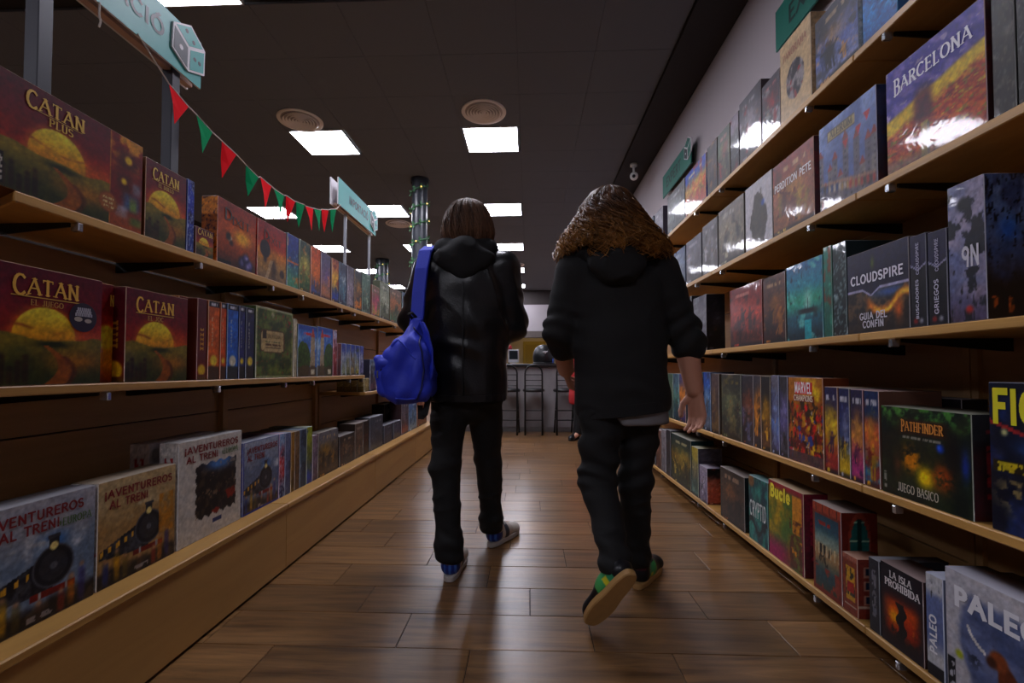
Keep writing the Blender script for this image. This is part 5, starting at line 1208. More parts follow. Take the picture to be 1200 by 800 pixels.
 ('S2', 1.128, 2.1522, 2.2162, 0.568, 0.36, 0.2, 'S 787480,6080b8,686488,b8c4e8,403c50;nf=1', 'icy blue slim box with silver top on the fourth white-wall shelf', [], None, (14, 40), 1),
 ('S2', 1.128, 2.2263, 2.3075, 0.568, 0.355, 0.2, 'S 201c1c,806020,604028,d8a838,201814;nf=1', 'black-topped slim box with amber figure on the fourth white-wall shelf', [], None, (14, 40), 1),
 ('S2', 1.128, 2.314, 2.3844, 0.568, 0.358, 0.2, 'S 48444c,a06830,403038,d89838,201c20;nf=1', 'charcoal slim box with orange figure on the fourth white-wall shelf', [], None, (14, 40), 1),
 ('S2', 1.128, 2.3912, 2.5151, 0.568, 0.357, 0.2, 'S 302c34,583830,342c30,b06838,8080a0;nf=2', 'brownish pair-figure box on the fourth white-wall shelf', [], None, (14, 40), 1),
 ('S2', 1.128, 2.5274, 2.7768, 0.568, 0.36, 0.1, 'S 3c3c34,4c5040,44403c,a0a880,7a7050;nf=3;tb=706838', 'dull green cover box with a tall pale figure on the fourth white-wall shelf', [], None, (30, 50), 1),
 ('S2', 1.128, 2.8158, 2.9296, 0.568, 0.362, 0.15, 'S 605050,504040,806848,a89068,302020;nf=1', 'brown mottled slim box past the hand on the fourth white-wall shelf', [], None, (10, 36), 1),
 ('S2', 1.128, 2.9455, 3.056, 0.568, 0.371, 0.15, 'S 2858a0,507898,686c78,c0d0e8,203050;nf=1', 'blue slim box just past the hand on the fourth white-wall shelf', [], None, (10, 36), 1),
 ('S2', 1.128, 3.0731, 3.2264, 0.568, 0.37, 0.15, 'S 303438,383c40,2c3034,606468,1c2024', 'dark slim box behind the hand on the fourth white-wall shelf', [], None, (10, 36), 1),
 ('S2', 1.128, 3.2453, 3.399, 0.568, 0.364, 0.15, 'S 283848,304050,283038,607080,181c28', 'slate slim box behind the wrist on the fourth white-wall shelf', [], None, (10, 36), 1),
 ('S2', 1.128, 3.4105, 3.5413, 0.568, 0.356, 0.15, 'S 504878,d08830,403870,e09838,302850;nf=1', 'violet slim box with orange flash on the fourth white-wall shelf', [], None, (10, 36), 1),
 ('S2', 1.128, 3.5536, 3.6854, 0.568, 0.355, 0.15, 'S 486878,508070,304858,90b0b0,203038;nf=1', 'teal slim box near the trousers on the fourth white-wall shelf', [], None, (10, 36), 1),
 ('S2', 1.128, 3.6986, 3.8304, 0.568, 0.354, 0.15, 'S 406048,587058,384c48,a0b890,203028;nf=1', 'green slim box next to the trousers on the fourth white-wall shelf', [], None, (10, 36), 1),
 ('S1', 1.128, 1.0602, 1.3216, 0.098, 0.325, 0.11, 'paleo', 'white and blue box with an antelope shape on the bottom white-wall shelf', [('PALEO', 0.52, 0.8, 0.135, 0.8, 'd8d8de', 0, 0.26)], 'S d0d0d4,c8c8cc,c0c0c4,8088a0,d8d8dc', (90, 80), 0),
 ('S1', 1.128, 1.3291, 1.3849, 0.098, 0.283, 0.24, 'paleo_spine', 'white and blue lettered spine on the bottom white-wall shelf', [('@PALEO', 0.42, 0.42, 0.36, 0.36, 'e0e0e4', 0, 0.22)], None, (30, 70), 0),
 ('S1', 1.128, 1.3944, 1.5561, 0.098, 0.247, 0.1, 'isla', 'black box with a sunset island and white title on the bottom white-wall shelf', [('LA ISLA', 0.5, 0.885, 0.075, 0.5, 'e0dcdc', 1, 0.17), ('PROHIBIDA', 0.53, 0.775, 0.08, 0.8, 'e0dcdc', 1, 0.17)], None, (70, 70), 0),
 ('S1', 1.128, 1.5621, 1.6084, 0.098, 0.237, 0.22, 'S 3c3c44,34343c,303038,888890,24242c;vt=1', 'black spine with upright grey lettering on the bottom white-wall shelf', [], None, (16, 50), 0),
 ('S1', 1.128, 1.6628, 1.7385, 0.098, 0.204, 0.1, 'brickbox', 'small brick-red house box with a yellow poster on the bottom white-wall shelf', [], 'housewin', (40, 50), 0),
 ('S1', 1.128, 1.7432, 1.9118, 0.098, 0.339, 0.13, 'venice', 'taller brick-red house box with a canal picture on the bottom white-wall shelf', [], 'archwin', (60, 70), 0),
 ('S1', 1.128, 1.9743, 2.2532, 0.098, 0.344, 0.1, 'bucle', 'magenta and yellow box with a brown figure on the bottom white-wall shelf', [('Bucle', 0.36, 0.87, 0.15, 0.56, 'e8d838', 0, 0.24)], 'S 701c34,601830,501428,a03050,401020;vt=1', (60, 60), 0),
 ('S1', 1.128, 2.2634, 2.4526, 0.098, 0.319, 0.08, 'crypt', 'teal box with a dark tentacle and white letters on the bottom white-wall shelf', [('CRYPTID', 0.5, 0.5, 0.22, 0.84, 'd0d4d0', 0, 0.14)], None, (44, 50), 0),
 ('S1', 1.128, 2.5022, 2.8091, 0.098, 0.289, 0.1, 'S 403834,4c3c30,3c3028,a06838,241c18;nf=4', 'dark brown box with small lit figures on the bottom white-wall shelf', [], 'S 141418,101014,0c0c10,404048,08080c;tx=1', (36, 36), 0),
 ('S1', 1.128, 3.0151, 3.1454, 0.098, 0.23, 0.1, 'S a098a8,887c90,786c80,d0ccd8,504858;nf=1', 'little lilac box with a pink side on the bottom white-wall shelf', [], 'S 181418,c07058,b86858,d8a090,a85848;nf=1', (14, 30), 0),
 ('S1', 1.128, 3.1711, 3.2906, 0.098, 0.328, 0.16, 'S a89848,605c50,68847c,c8c090,384840;nf=1', 'grey-sided box with an olive spine on the bottom white-wall shelf', [], 'S 68646c,605c64,58545c,302c30,484450;band=.72', (12, 30), 0),
 ('S1', 1.128, 3.31, 3.7543, 0.098, 0.358, 0.16, 'S 283c3c,705c30,384034,d8c068,203030;nf=2', 'dark teal box with yellow figure on the bottom white-wall shelf', [], 'S 284448,20383c,182c30,486468,142428;band=.7', (30, 40), 0),
 ('S1', 1.128, 3.779, 3.8919, 0.098, 0.367, 0.2, 'S 38383c,303034,28282c,707074,1c1c20', 'black slim spine before the dark teal box on the bottom white-wall shelf', [], None, (8, 30), 0),
 ('S1', 1.128, 3.9062, 4.0273, 0.098, 0.351, 0.2, 'S 908c90,807c80,706c70,b0acb0,504c50', 'pale grey slim spine near the trousers on the bottom white-wall shelf', [], None, (8, 30), 0),
 ('S1', 1.128, 4.0425, 4.2002, 0.098, 0.333, 0.2, 'S 705048,60443c,503830,a08070,302420;nf=1', 'brown slim spine near the trousers on the bottom white-wall shelf', [], None, (8, 30), 0),
 ('S1', 1.128, 4.2306, 4.4349, 0.098, 0.308, 0.2, 'S 484c58,40444c,383c44,787c88,24282c', 'slate slim spine behind the trousers on the bottom white-wall shelf', [], None, (8, 30), 0),
]

GROUPS = {'L1': 'game boxes on the shelf below the bunting', 'L2': 'game boxes on the middle bunting-side shelf', 'L2B': 'game boxes on the small shelf', 'L3': 'game boxes on the low plinth',
          'S5': 'game boxes on the top white-wall shelf', 'S4': 'game boxes on the second white-wall shelf', 'S3': 'game boxes on the third white-wall shelf', 'S2': 'game boxes on the fourth white-wall shelf', 'S1': 'game boxes on the bottom white-wall shelf'}
for (sh, xf, y0, y1, z, h, dep, pt, label, texts, side, res, wrap) in BOXES:
    sgn = -1 if xf < 0 else 1
    z = z + .0006
    o = carton('game_box', sgn, xf, y0, y1, z, h, dep, pt, side, res, wrap, loc=(xf + sgn * dep / 2, (y0 + y1) / 2, z))
    tag(o, label, 'game box', GROUPS[sh])
    w = y1 - y0
    R = (0, 1, 0) if sgn < 0 else (0, -1, 0)
    nrm = (1, 0, 0) if sgn < 0 else (-1, 0, 0)
    for (s, u, v, hh, ww, col, serif, wt) in texts:
        yy = y0 + u * w if sgn < 0 else y1 - u * w
        P = (xf, yy, z + v * h)
        if s == '_':
            mb = MB(); d = Vector(R) * (ww * w / 2); e = Vector((0, 0, hh * h / 2)); c = Vector(P) + Vector(nrm) * .001
            mb.poly([c - d - e, c + d - e, c + d + e, c - d + e]); mb.build('title_rule', mat('ink_' + col, col, .45), o)
        elif s[0] == '@':     # reads upwards along a spine
            lettering('spine_title', s[1:], P, (0, 0, 1), tuple(-q for q in R), nrm, hh * w, ww * h, col, o, serif, wt)
        else:
            big = (GL[s[0]][0] + .12, 1.3) if s == 'CATAN' and serif else None
            if s in ('BARCELONA', 'PATHFINDER'): big = (GL[s[0]][0] + .1, 1.35)
            lettering('title', s, P, R, (0, 0, 1), nrm, hh * h, ww * w, col, o, serif, wt, big=big)
    if 'round dark sticker' in label:       # promotional sticker on the big box
        c = Vector((xf, y0 + .80 * w, z + .62 * h)); mb = MB()
        mb.poly([c + Vector((.0012, .135 * h * 1.0 * math.cos(t), .135 * h * math.sin(t))) for t in np.linspace(0, 6.2832, 28, endpoint=False)])
        st = mb.build('sticker', mat('sticker_dark', '241c2c', .4), o)
        for k, q in enumerate((.075, .048, .022)):
            lettering('sticker_lettering', ('INCLUYE', 'PIEZAS', 'NUEVAS')[k] if False else 'IIIIIIIII'[:7 + k], c + Vector((.0013, 0, q * h)), (0, 1, 0), (0, 0, 1), (1, 0, 0), .014 * h * 1.6, (.12 + .02 * k) * h, 'b8b4c0', st, 0, .3)
        mb = MB()
        for (yy, zz, rr) in ((-.05, -.02, .04), (.045, -.03, .035)):
            mb.poly([c + Vector((.0018, yy * h + rr * h * math.cos(t), zz * h + .55 * rr * h * math.sin(t))) for t in np.linspace(0, 6.2832, 14, endpoint=False)])
        mb.build('sticker_picture', mat('sticker_pale', 'b0a498', .5), st)

# ------------------------------------------------------------------ people: smooth distance-field bodies and clothes
def smin(a, b, k):
    h = np.clip(.5 + .5 * (b - a) / k, 0, 1)
    return b + (a - b) * h - k * h * (1 - h)

def cap(a, b, ra, rb, fy=1., fx=1.): return ('c', np.array(a, float), np.array(b, float), ra, rb, np.array((fx, fy, 1.)))
def ell(c, r): return ('e', np.array(c, float), np.array(r, float))
def rbox(c, hf, rd, R=None): return ('b', np.array(c, float), np.array(hf, float), rd, np.eye(3) if R is None else np.array(R))

def prim_bb(p):
    if p[0] == 'c':
        r = max(p[3], p[4]) * np.maximum(p[5], .3); return np.minimum(p[1], p[2]) - r, np.maximum(p[1], p[2]) + r
    if p[0] == 'e': return p[1] - p[2], p[1] + p[2]
    r = np.linalg.norm(p[2]); return p[1] - r, p[1] + r

def prim_d(p, P):
    if p[0] == 'c':
        _, a, b, ra, rb, s = p
        m = (a + b) / 2
        Q = (P - m) / s; A = (a - m) / s; B = (b - m) / s
        ab = B - A; L2 = max(ab @ ab, 1e-9)
        t = np.clip(((Q - A) @ ab) / L2, 0, 1)
        d = np.sqrt(((Q - A - t[..., None] * ab) ** 2).sum(-1)) - (ra + (rb - ra) * t)
        return d * s.min()
    if p[0] == 'e':
        q = (P - p[1]) / p[2]
        k0 = np.sqrt((q ** 2).sum(-1)); k1 = np.sqrt(((q / p[2]) ** 2).sum(-1)) + 1e-6
        return k0 * (k0 - 1) / k1
    _, c, hf, rd, R = p
    q = np.abs((P - c) @ R) - (hf - rd)
    return np.sqrt((np.maximum(q, 0) ** 2).sum(-1)) + np.minimum(q.max(-1), 0) - rd

def surf(prims, h=.008, k=.03, cuts=(), kk=None):
    """smooth union of primitives, cut by half spaces, meshed by surface nets -> verts, quads"""
    lo = np.min([prim_bb(p)[0] for p in prims], 0) - 3 * h; hi = np.max([prim_bb(p)[1] for p in prims], 0) + 3 * h
    n = np.ceil((hi - lo) / h).astype(int) + 1
    F = np.full(n, 9., np.float32)
    ax = [lo[i] + h * np.arange(n[i]) for i in range(3)]
    for i, p in enumerate(prims):
        kq = kk[i] if kk else k
        b0, b1 = prim_bb(p); mg = kq * 1.2 + 3 * h
        i0 = np.maximum(np.floor((b0 - mg - lo) / h).astype(int), 0); i1 = np.minimum(np.ceil((b1 + mg - lo) / h).astype(int) + 1, n)
        P = np.stack(np.meshgrid(*[ax[j][i0[j]:i1[j]] for j in range(3)], indexing='ij'), -1)
        s = tuple(slice(i0[j], i1[j]) for j in range(3))
        F[s] = smin(F[s], prim_d(p, P), kq)
    for (pt, nr) in cuts:
        nr = np.array(nr, float); nr /= np.linalg.norm(nr)
        d = (ax[0] - pt[0])[:, None, None] * nr[0] + (ax[1] - pt[1])[None, :, None] * nr[1] + (ax[2] - pt[2])[None, None, :] * nr[2]
        F = np.maximum(F, d)
    S = F < 0
    c = [S[i:n[0] - 1 + i, j:n[1] - 1 + j, l:n[2] - 1 + l] for i in (0, 1) for j in (0, 1) for l in (0, 1)]
    cnt = sum(x.astype(np.int8) for x in c)
    act = (cnt > 0) & (cnt < 8)
    idx = np.full(act.shape, -1, np.int64); I = np.argwhere(act); idx[act] = np.arange(len(I))
    V = np.zeros((len(I), 3)); W = np.zeros(len(I))
    cor = [(i, j, l) for i in (0, 1) for j in (0, 1) for l in (0, 1)]
    val = {q: F[I[:, 0] + q[0], I[:, 1] + q[1], I[:, 2] + q[2]] for q in cor}
    for q in cor:
        for d in range(3):
            if q[d]: continue
            q2 = list(q); q2[d] = 1; q2 = tuple(q2)
            f0, f1 = val[q], val[q2]; m = (f0 < 0) != (f1 < 0)
            t = np.where(m, f0 / np.where(f0 == f1, 1, f0 - f1), 0)
            pos = np.array(q, float)[None, :].repeat(len(I), 0); pos[:, d] += t
            V[m] += pos[m]; W[m] += 1
    V = lo + h * (I + V / W[:, None])
    Fq = []
    for d in range(3):
        a, b = (d + 1) % 3, (d + 2) % 3
        sl0 = [slice(1, -1)] * 3; sl1 = [slice(1, -1)] * 3
        sl0[d] = slice(0, n[d] - 1); sl1[d] = slice(1, n[d])
        s0, s1 = S[tuple(sl0)], S[tuple(sl1)]
        E = np.argwhere(s0 != s1); 
        if not len(E): continue
        off = np.ones(3, int); off[d] = 0
        fl = s0[tuple(E.T)]
        G = E + off
        def at(da, db):
            g = G.copy(); g[:, a] += da; g[:, b] += db; return idx[tuple(g.T)]
        q = np.stack([at(-1, -1), at(0, -1), at(0, 0), at(-1, 0)], 1)
        q[~fl] = q[~fl][:, ::-1]
        Fq.append(q)
    return V, np.concatenate(Fq)

def smooth_v(V, Fq, it=2, lam=.5):
    for _ in range(it):
        S = np.zeros_like(V); C = np.zeros(len(V))
        for i in range(4):
            np.add.at(S, Fq[:, i], V[Fq[:, (i + 1) % 4]]); np.add.at(S, Fq[:, i], V[Fq[:, (i - 1) % 4]]); np.add.at(C, Fq[:, i], 2)
        V = V + lam * (S / C[:, None] - V)
    return V

def noise3(P, f, seed):
    return (vnoise(P[:, 0] * f[0] + P[:, 1] * f[1] * .7 + 31.7, P[:, 2] * f[2] + P[:, 1] * f[1] * .5 + 11.3, seed) - .5) * 2

def cloth(name, prims, m, parent, h=.008, k=.03, cuts=(), disp=None, it=2, colour=None, local_M=None, kk=None):
    V, Fq = surf(prims, h, k, cuts, kk)
    V = smooth_v(V, Fq, it)
    me = np_mesh(name, V, Fq)
    if disp is not None:
        N = np.zeros(len(V) * 3, np.float32); me.vertex_normals.foreach_get('vector', N); N = N.reshape(-1, 3)
        V = V + N * disp(V)[:, None]
        me.vertices.foreach_set('co', V.astype(np.float32).ravel()); me.update()
    if colour is not None: set_print(me, colour(V))
    if local_M is not None: me.transform(local_M)
    return link(name, me, m, parent)

def folds(amp, seed, stretch=(7, 7, 16), rings=(), ridge=None):
    def f(V):
        d = amp * (noise3(V, stretch, seed) * .6 + noise3(V, tuple(2.1 * s for s in stretch), seed + 3) * .35)
        if ridge:                                     # sharp-crested creases running along a slanted direction
            ra, fa, fb, sl = ridge
            q = np.stack([V[:, 0] + V[:, 2] * sl, V[:, 1] * .6, V[:, 2] - V[:, 0] * sl], 1)
            n = np.abs(noise3(q, (fa, fa * .5, fb), seed + 11)); d = d + ra * ((1 - n) ** 3 - .25)
        for (c, rad, a2, fq, tilt) in rings:          # bunched cloth at elbows, knees and cuffs
            c = np.array(c); q = V - c
            w = np.exp(-(q ** 2).sum(1) / rad ** 2)
            d = d + a2 * w * np.sin((q[:, 2] + tilt * q[:, 0] + .3 * q[:, 1]) * fq + 2 * noise3(V, (9, 9, 9), seed + 7))
        return d
    return f

def hand(W, d, n, side, s=1., curl=.6):
    """palm and five fingers from the wrist W: d along the hand, n out of the palm, side towards the thumb"""
    W, d, n, side = [np.array(q, float) for q in (W, d, n, side)]
    d /= np.linalg.norm(d); n = n - d * (n @ d); n /= np.linalg.norm(n); side = side - d * (side @ d) - n * (side @ n); side /= np.linalg.norm(side)
    P = []
    for o in (-.030, -.010, .010, .030):
        P.append(cap(W + d * .012 + side * o * .7, W + d * .085 * s + side * o, .015, .0125))
    for o, L in ((.032, .068), (.0108, .076), (-.0105, .071), (-.031, .056)):
        p = W + d * .088 * s + side * o; ang = .15; seg = (L * .45, L * .32, L * .26); r = (.0098, .0088, .0078)
        for j in range(3):
            ang += curl * (.75 if j == 0 else 1.0)
            v = d * math.cos(ang) + n * math.sin(ang)
            q = p + v * seg[j] * s; P.append(cap(p, q, r[j], r[j] * .93)); p = q
    t0 = W + d * .02 + side * .026 + n * .008; t1 = t0 + (d * .6 + side * .55 + n * .35) * .042; t2 = t1 + (d * .9 + side * .1 + n * .45) * .032; t3 = t2 + (d * .9 - side * .15 + n * .4) * .024
    P += [cap(t0, t1, .016, .0125), cap(t1, t2, .0115, .0105), cap(t2, t3, .0105, .0085)]
    return P

def head_prims(c, s=1.):
    c = np.array(c, float)
    o = lambda x, y, z: c + np.array((x, y, z)) * s
    return [ell(o(0, -.008, .02), (.076 * s, .094 * s, .098 * s)), ell(o(0, .02, -.045), (.058 * s, .068 * s, .075 * s)), ell(o(0, .045, -.085), (.034 * s, .035 * s, .028 * s)),
            cap(o(0, .090, .012), o(0, .106, -.028), .010 * s, .014 * s), ell(o(.077, -.002, -.012), (.012 * s, .022 * s, .033 * s)), ell(o(-.077, -.002, -.012), (.012 * s, .022 * s, .033 * s)),
            cap(o(-.022, .083, -.060), o(.022, .083, -.060), .009 * s, .009 * s), cap(o(-.045, .078, .030), o(.045, .078, .030), .011 * s, .011 * s),
            ell(o(.033, .083, .012), (.013 * s, .012 * s, .010 * s)), ell(o(-.033, .083, .012), (.013 * s, .012 * s, .010 * s))]

M_SKIN = mat('skin', 'c48c74', .5, bump=(90, .08))
def person(label, J, hands, hs=1., res=.0062):
    """continuous body: head with face, neck, trunk, arms, hands, legs and feet"""
    g = lambda k: np.array(J[k], float)
    pr = head_prims(J['head'], hs)
    kk = [.02] * 3 + [.008] * 7
    def add(p, k=.03): pr.append(p); kk.append(k)
    add(cap(g('head') + (0, -.01, -.07), g('neck') + (0, -.01, -.06), .056, .062))
    pel, nk = g('pelvis'), g('neck')
    add(cap(pel, pel * .5 + nk * .5, .145, .14, .66)); add(cap(pel * .5 + nk * .5, pel * .15 + nk * .85, .14, .155, .62)); add(cap(g('shL'), g('shR'), .058, .058))
    for s in 'LR':
        add(cap(g('sh' + s), g('el' + s), .05, .042)); add(cap(g('el' + s), g('wr' + s), .045, .030)); add(cap(g('el' + s) * .65 + g('wr' + s) * .35, g('wr' + s), .043, .028))
        add(cap(g('hip' + s), g('kn' + s), .078, .048)); add(cap(g('kn' + s), g('an' + s), .045, .031)); add(cap(g('kn' + s) * .7 + g('an' + s) * .3, g('an' + s), .042, .031))
        add(cap(g('an' + s), g('toe' + s), .036, .028), .02)
    for H in hands:
        for p in H: add(p, .004)
    V, Fq = surf(pr, res, .03, (), kk)
    V = smooth_v(V, Fq, 1, .3)
    o = link('person', np_mesh('person', V, Fq), M_SKIN)
    return tag(o, label, 'person')

SHOE = {}
def shoe(parent, heel, yaw, colour, sole_col, lace_col, M=None, pitch=0):
    """shoe along local +y from the heel; upper, sole and laces"""
    if M is None:
        M = Matrix.Translation(Vector(heel)) @ Matrix.Rotation(math.radians(yaw), 4, 'Z')
    up = [cap((0, .05, .055), (0, .13, .05), .041, .041), cap((0, .13, .05), (.004, .235, .036), .042, .034, 1, 1.06), cap((0, .045, .06), (0, .055, .10), .04, .042), ell((.003, .24, .034), (.043, .05, .030)), cap((0, .09, .085), (0, .15, .062), .028, .026)]
    s = cloth('shoe', up, PRINT[0], parent, .005, .02, [((0, 0, .022), (0, 0, -1)), ((0, .05, .115), (0, -.35, 1))], None, 2, colour, M)
    outl = []
    for t in np.linspace(0, 2 * math.pi, 40, endpoint=False):
        y = .142 - .15 * math.cos(t); w = .040 + .008 * sm(.08, .22, np.array([y]))[0] - .004 * math.exp(-((y - .12) / .04) ** 2)
        outl.append((w * math.copysign(abs(math.sin(t)) ** .62, math.sin(t)) + .003, y))
    sb = MB().prism(outl, 0, .026)
    me = sb.mesh('sole', bevel=.004); me.transform(M); link('sole', me, sole_col, s)
    lb = MB()
    for i in range(4):
        y = .115 + i * .022; z = .112 - i * .0105
        lb.tube([(-.026, y, z - .02), (-.012, y, z - .001), (.012, y + .006, z - .001), (.026, y + .006, z - .02)], .0026, 5)
    me = lb.mesh('laces'); me.transform(M); link('laces', me, lace_col, s)
    return s

def hair(parent, cx, cy, env, n, amax, wave, jit, cols, name='hair', r0=.0021, seed=3, seg=15, tipspread=0., locks=0):
    """hair: an inner cap of dark hair plus thousands of strands falling from the crown along the envelope"""
    Z = np.array([e[0] for e in env])[::-1]; RX = np.array([e[1] for e in env])[::-1]; RY = np.array([e[2] for e in env])[::-1]
    OX = np.array([e[3] if len(e) > 3 else 0 for e in env])[::-1]
    top, bot = Z[-1], Z[0]
    g = np.random.default_rng(seed)
    # inner cap
    na, nz = 40, 26
    aa, tt = np.meshgrid(np.linspace(-amax * .97, amax * .97, na), np.linspace(0, 1, nz))
    zz = top - .006 - (top - bot - .03) * tt ** 1.3
    q = .90
    Vc = np.stack([cx + np.interp(zz, Z, OX) + np.sin(aa) * np.interp(zz, Z, RX) * q, cy - np.cos(aa) * np.interp(zz, Z, RY) * q, zz], -1).reshape(-1, 3)
    i = np.arange((na - 1) * (nz - 1)); r, c = i // (na - 1), i % (na - 1); a = r * na + c
    Fc = np.stack([a, a + 1, a + na + 1, a + na], 1)
    t = np.linspace(0, 1, seg)
    V, Fq, C = [Vc], [Fc], [np.tile(hx(cols[0]) * .7, (len(Vc), 1))]
    base = len(Vc)
    A = g.uniform(-amax, amax, n); Q = g.uniform(.90, 1.03, n); E = bot + g.uniform(-jit, jit, n); T0 = g.uniform(0, .12, n); ph = g.uniform(0, 6.28, n); fr = g.uniform(.8, 1.3, n); ck = g.uniform(0, 1, n); da = g.normal(0, .05, n)
    clump = vnoise(A * 9 + 40, A * 0 + 2.2, seed) * 6.28
    if locks:                      # strands gather into wavy locks with their own length, phase and tone
        lk = np.floor((A + amax) / (2 * amax) * locks + g.normal(0, .25, n)).astype(int)
        lp = g.uniform(0, 6.28, locks + 8); le = g.uniform(-.045, .03, locks + 8) * min(1, jit / .016); lc = g.uniform(-.35, .35, locks + 8); lq = g.uniform(-.05, .06, locks + 8)
        lyr = g.integers(0, 3, n)
        clump = lp[lk] + lyr * 1.7; E = E + le[lk] + lyr * .012; ck = np.clip(ck * .5 + .25 + lc[(lk + lyr * 5) % locks], 0, 1); Q = Q + lq[(lk + lyr * 3) % locks]
        mid = ((lk + .5) / locks * 2 - 1) * amax
        da = (mid - A) * .7 + g.normal(0, .02, n)
    for j in range(n):
        z = top - T0[j] * (top - bot) * .4 - (top - T0[j] * (top - bot) * .4 - E[j]) * t ** 1.25
        zc = np.clip(z, bot, top)
        w = wave * sm(.15, .6, t)
        an = A[j] + da[j] * t + w * 4.0 * np.sin(t * 17 * fr[j] + clump[j]) + tipspread * A[j] * sm(.75, 1, t)
        rr = Q[j] * (1 + w * 3.2 * np.cos(t * 15 * fr[j] + clump[j] + ph[j] * .25))
        x = cx + np.interp(zc, Z, OX) + np.sin(an) * np.interp(zc, Z, RX) * rr
        y = cy - np.cos(an) * np.interp(zc, Z, RY) * rr
        P = np.stack([x, y, z], 1)
        nrm = np.stack([np.sin(an), -np.cos(an), 0 * an], 1); sd = np.stack([np.cos(an), np.sin(an), 0 * an], 1)
        rad = (r0 * (1 - .55 * t ** 3))[:, None]
        ring = np.stack([P + nrm * rad, P + sd * rad * 1.5 - nrm * rad * .5, P - sd * rad * 1.5 - nrm * rad * .5], 1).reshape(-1, 3)
        k = np.arange(seg - 1)[:, None] * 3
        f = np.concatenate([np.stack([k[:, 0] + m0, k[:, 0] + (m0 + 1) % 3, k[:, 0] + 3 + (m0 + 1) % 3, k[:, 0] + 3 + m0], 1) for m0 in range(3)]) + base
        base += len(ring)
        col = lerp(hx(cols[0])[None, :], hx(cols[1])[None, :], np.full(seg, ck[j])) ; col = lerp(col, hx(cols[2])[None, :], sm(.35, 1, t) * (.35 + .65 * ck[j]))
        V.append(ring); Fq.append(f); C.append(np.repeat(col, 3, 0))
    me = np_mesh(name, np.concatenate(V), np.concatenate(Fq)); set_print(me, np.concatenate(C))
    return link(name, me, M_HAIR, parent)
M_HAIR = print_mat('hair_strands', .42, 0, 0)

M_LEATHER = mat('black_leather', '101012', .32, bump=(140, .25))
M_JERSEY = mat('black_jersey', '0e0e10', .85, bump=(260, .3))
M_DENIM = mat('black_denim', '0c0c0e', .85, bump=(300, .3))
M_TEE = mat('grey_tshirt', '77767a', .85)

# ---- person in the leather jacket, carrying the blue backpack
J1 = dict(head=(-.304, 2.31, 1.682), neck=(-.305, 2.28, 1.57), pelvis=(-.305, 2.28, .95), shL=(-.47, 2.27, 1.47), shR=(-.14, 2.27, 1.47), elL=(-.575, 2.30, 1.20), elR=(-.085, 2.31, 1.18),
          wrL=(-.43, 2.50, 1.15), wrR=(-.20, 2.50, 1.14), hipL=(-.385, 2.28, .89), hipR=(-.225, 2.295, .89), knL=(-.400, 2.225, .49), knR=(-.213, 2.45, .48), anL=(-.368, 2.155, .10), anR=(-.205, 2.56, .10), toeL=(-.362, 2.33, .045), toeR=(-.13, 2.72, .045))
P1 = person('person with short brown hair in a black leather jacket walking away', J1, [hand((-.42, 2.515, 1.15), (.5, .85, .1), (.3, -.2, -.9), (.4, -.2, .8), 1, .5), hand((-.205, 2.515, 1.14), (-.5, .85, .1), (-.3, -.2, -.9), (-.4, -.2, .8), 1, .5)])
g1 = lambda k: np.array(J1[k])
cloth('jacket', [cap((-.303, 2.275, .84), (-.305, 2.27, 1.15), .203, .198, .66), cap((-.305, 2.27, 1.15), (-.305, 2.265, 1.36), .198, .205, .64), cap((-.465, 2.27, 1.445), (-.145, 2.27, 1.445), .082, .082), cap((-.40, 2.27, 1.50), (-.21, 2.27, 1.50), .062, .062),
                 cap(g1('shL') + (-.012, 0, -.02), g1('elL'), .085, .074), cap(g1('elL'), g1('wrL'), .074, .055), cap(g1('shR') + (.012, 0, -.02), g1('elR'), .088, .078), cap(g1('elR'), g1('wrR'), .078, .056)],
      M_LEATHER, P1, .0085, .03, [((0, 0, .805), (0, 0, -1)), ((0, 2.28, 1.575), (0, .2, 1))],
      folds(.010, 3, (6, 6, 5), [((-.09, 2.3, 1.2), .13, .009, 60, .4), ((-.57, 2.3, 1.2), .13, .009, 60, -.4), ((-.30, 2.15, 1.02), .16, .006, 34, .5)], (.008, 9, 3, .35)))
mb = MB(); mb.strip([(-.305, 2.128, z) for z in (.84, .95, 1.1, 1.25, 1.36)], (1, 0, 0), .006, .004); mb.build('back_seam', M_LEATHER, P1)
mb = MB(); mb.strip([(-.305 + .195 * math.sin(a), 2.275 - .139 * math.cos(a), .82) for a in np.linspace(-1.3, 1.3, 15)], (0, 0, 1), .03, .006); mb.build('hem_band', M_LEATHER, P1)
cloth('hood', [cap((-.40, 2.33, 1.545), (-.405, 2.24, 1.535), .04, .05), cap((-.405, 2.24, 1.535), (-.305, 2.165, 1.515), .05, .055), cap((-.305, 2.165, 1.515), (-.205, 2.24, 1.535), .055, .05), cap((-.205, 2.24, 1.535), (-.21, 2.33, 1.545), .05, .04),
               ell((-.305, 2.152, 1.488), (.150, .036, .042)), ell((-.36, 2.152, 1.462), (.07, .030, .045)), ell((-.25, 2.152, 1.462), (.07, .030, .045)), ell((-.303, 2.146, 1.428), (.055, .026, .05))], M_JERSEY, P1, .0065, .035, [], folds(.004, 8, (9, 9, 9), (), (.008, 10, 12, .3)))
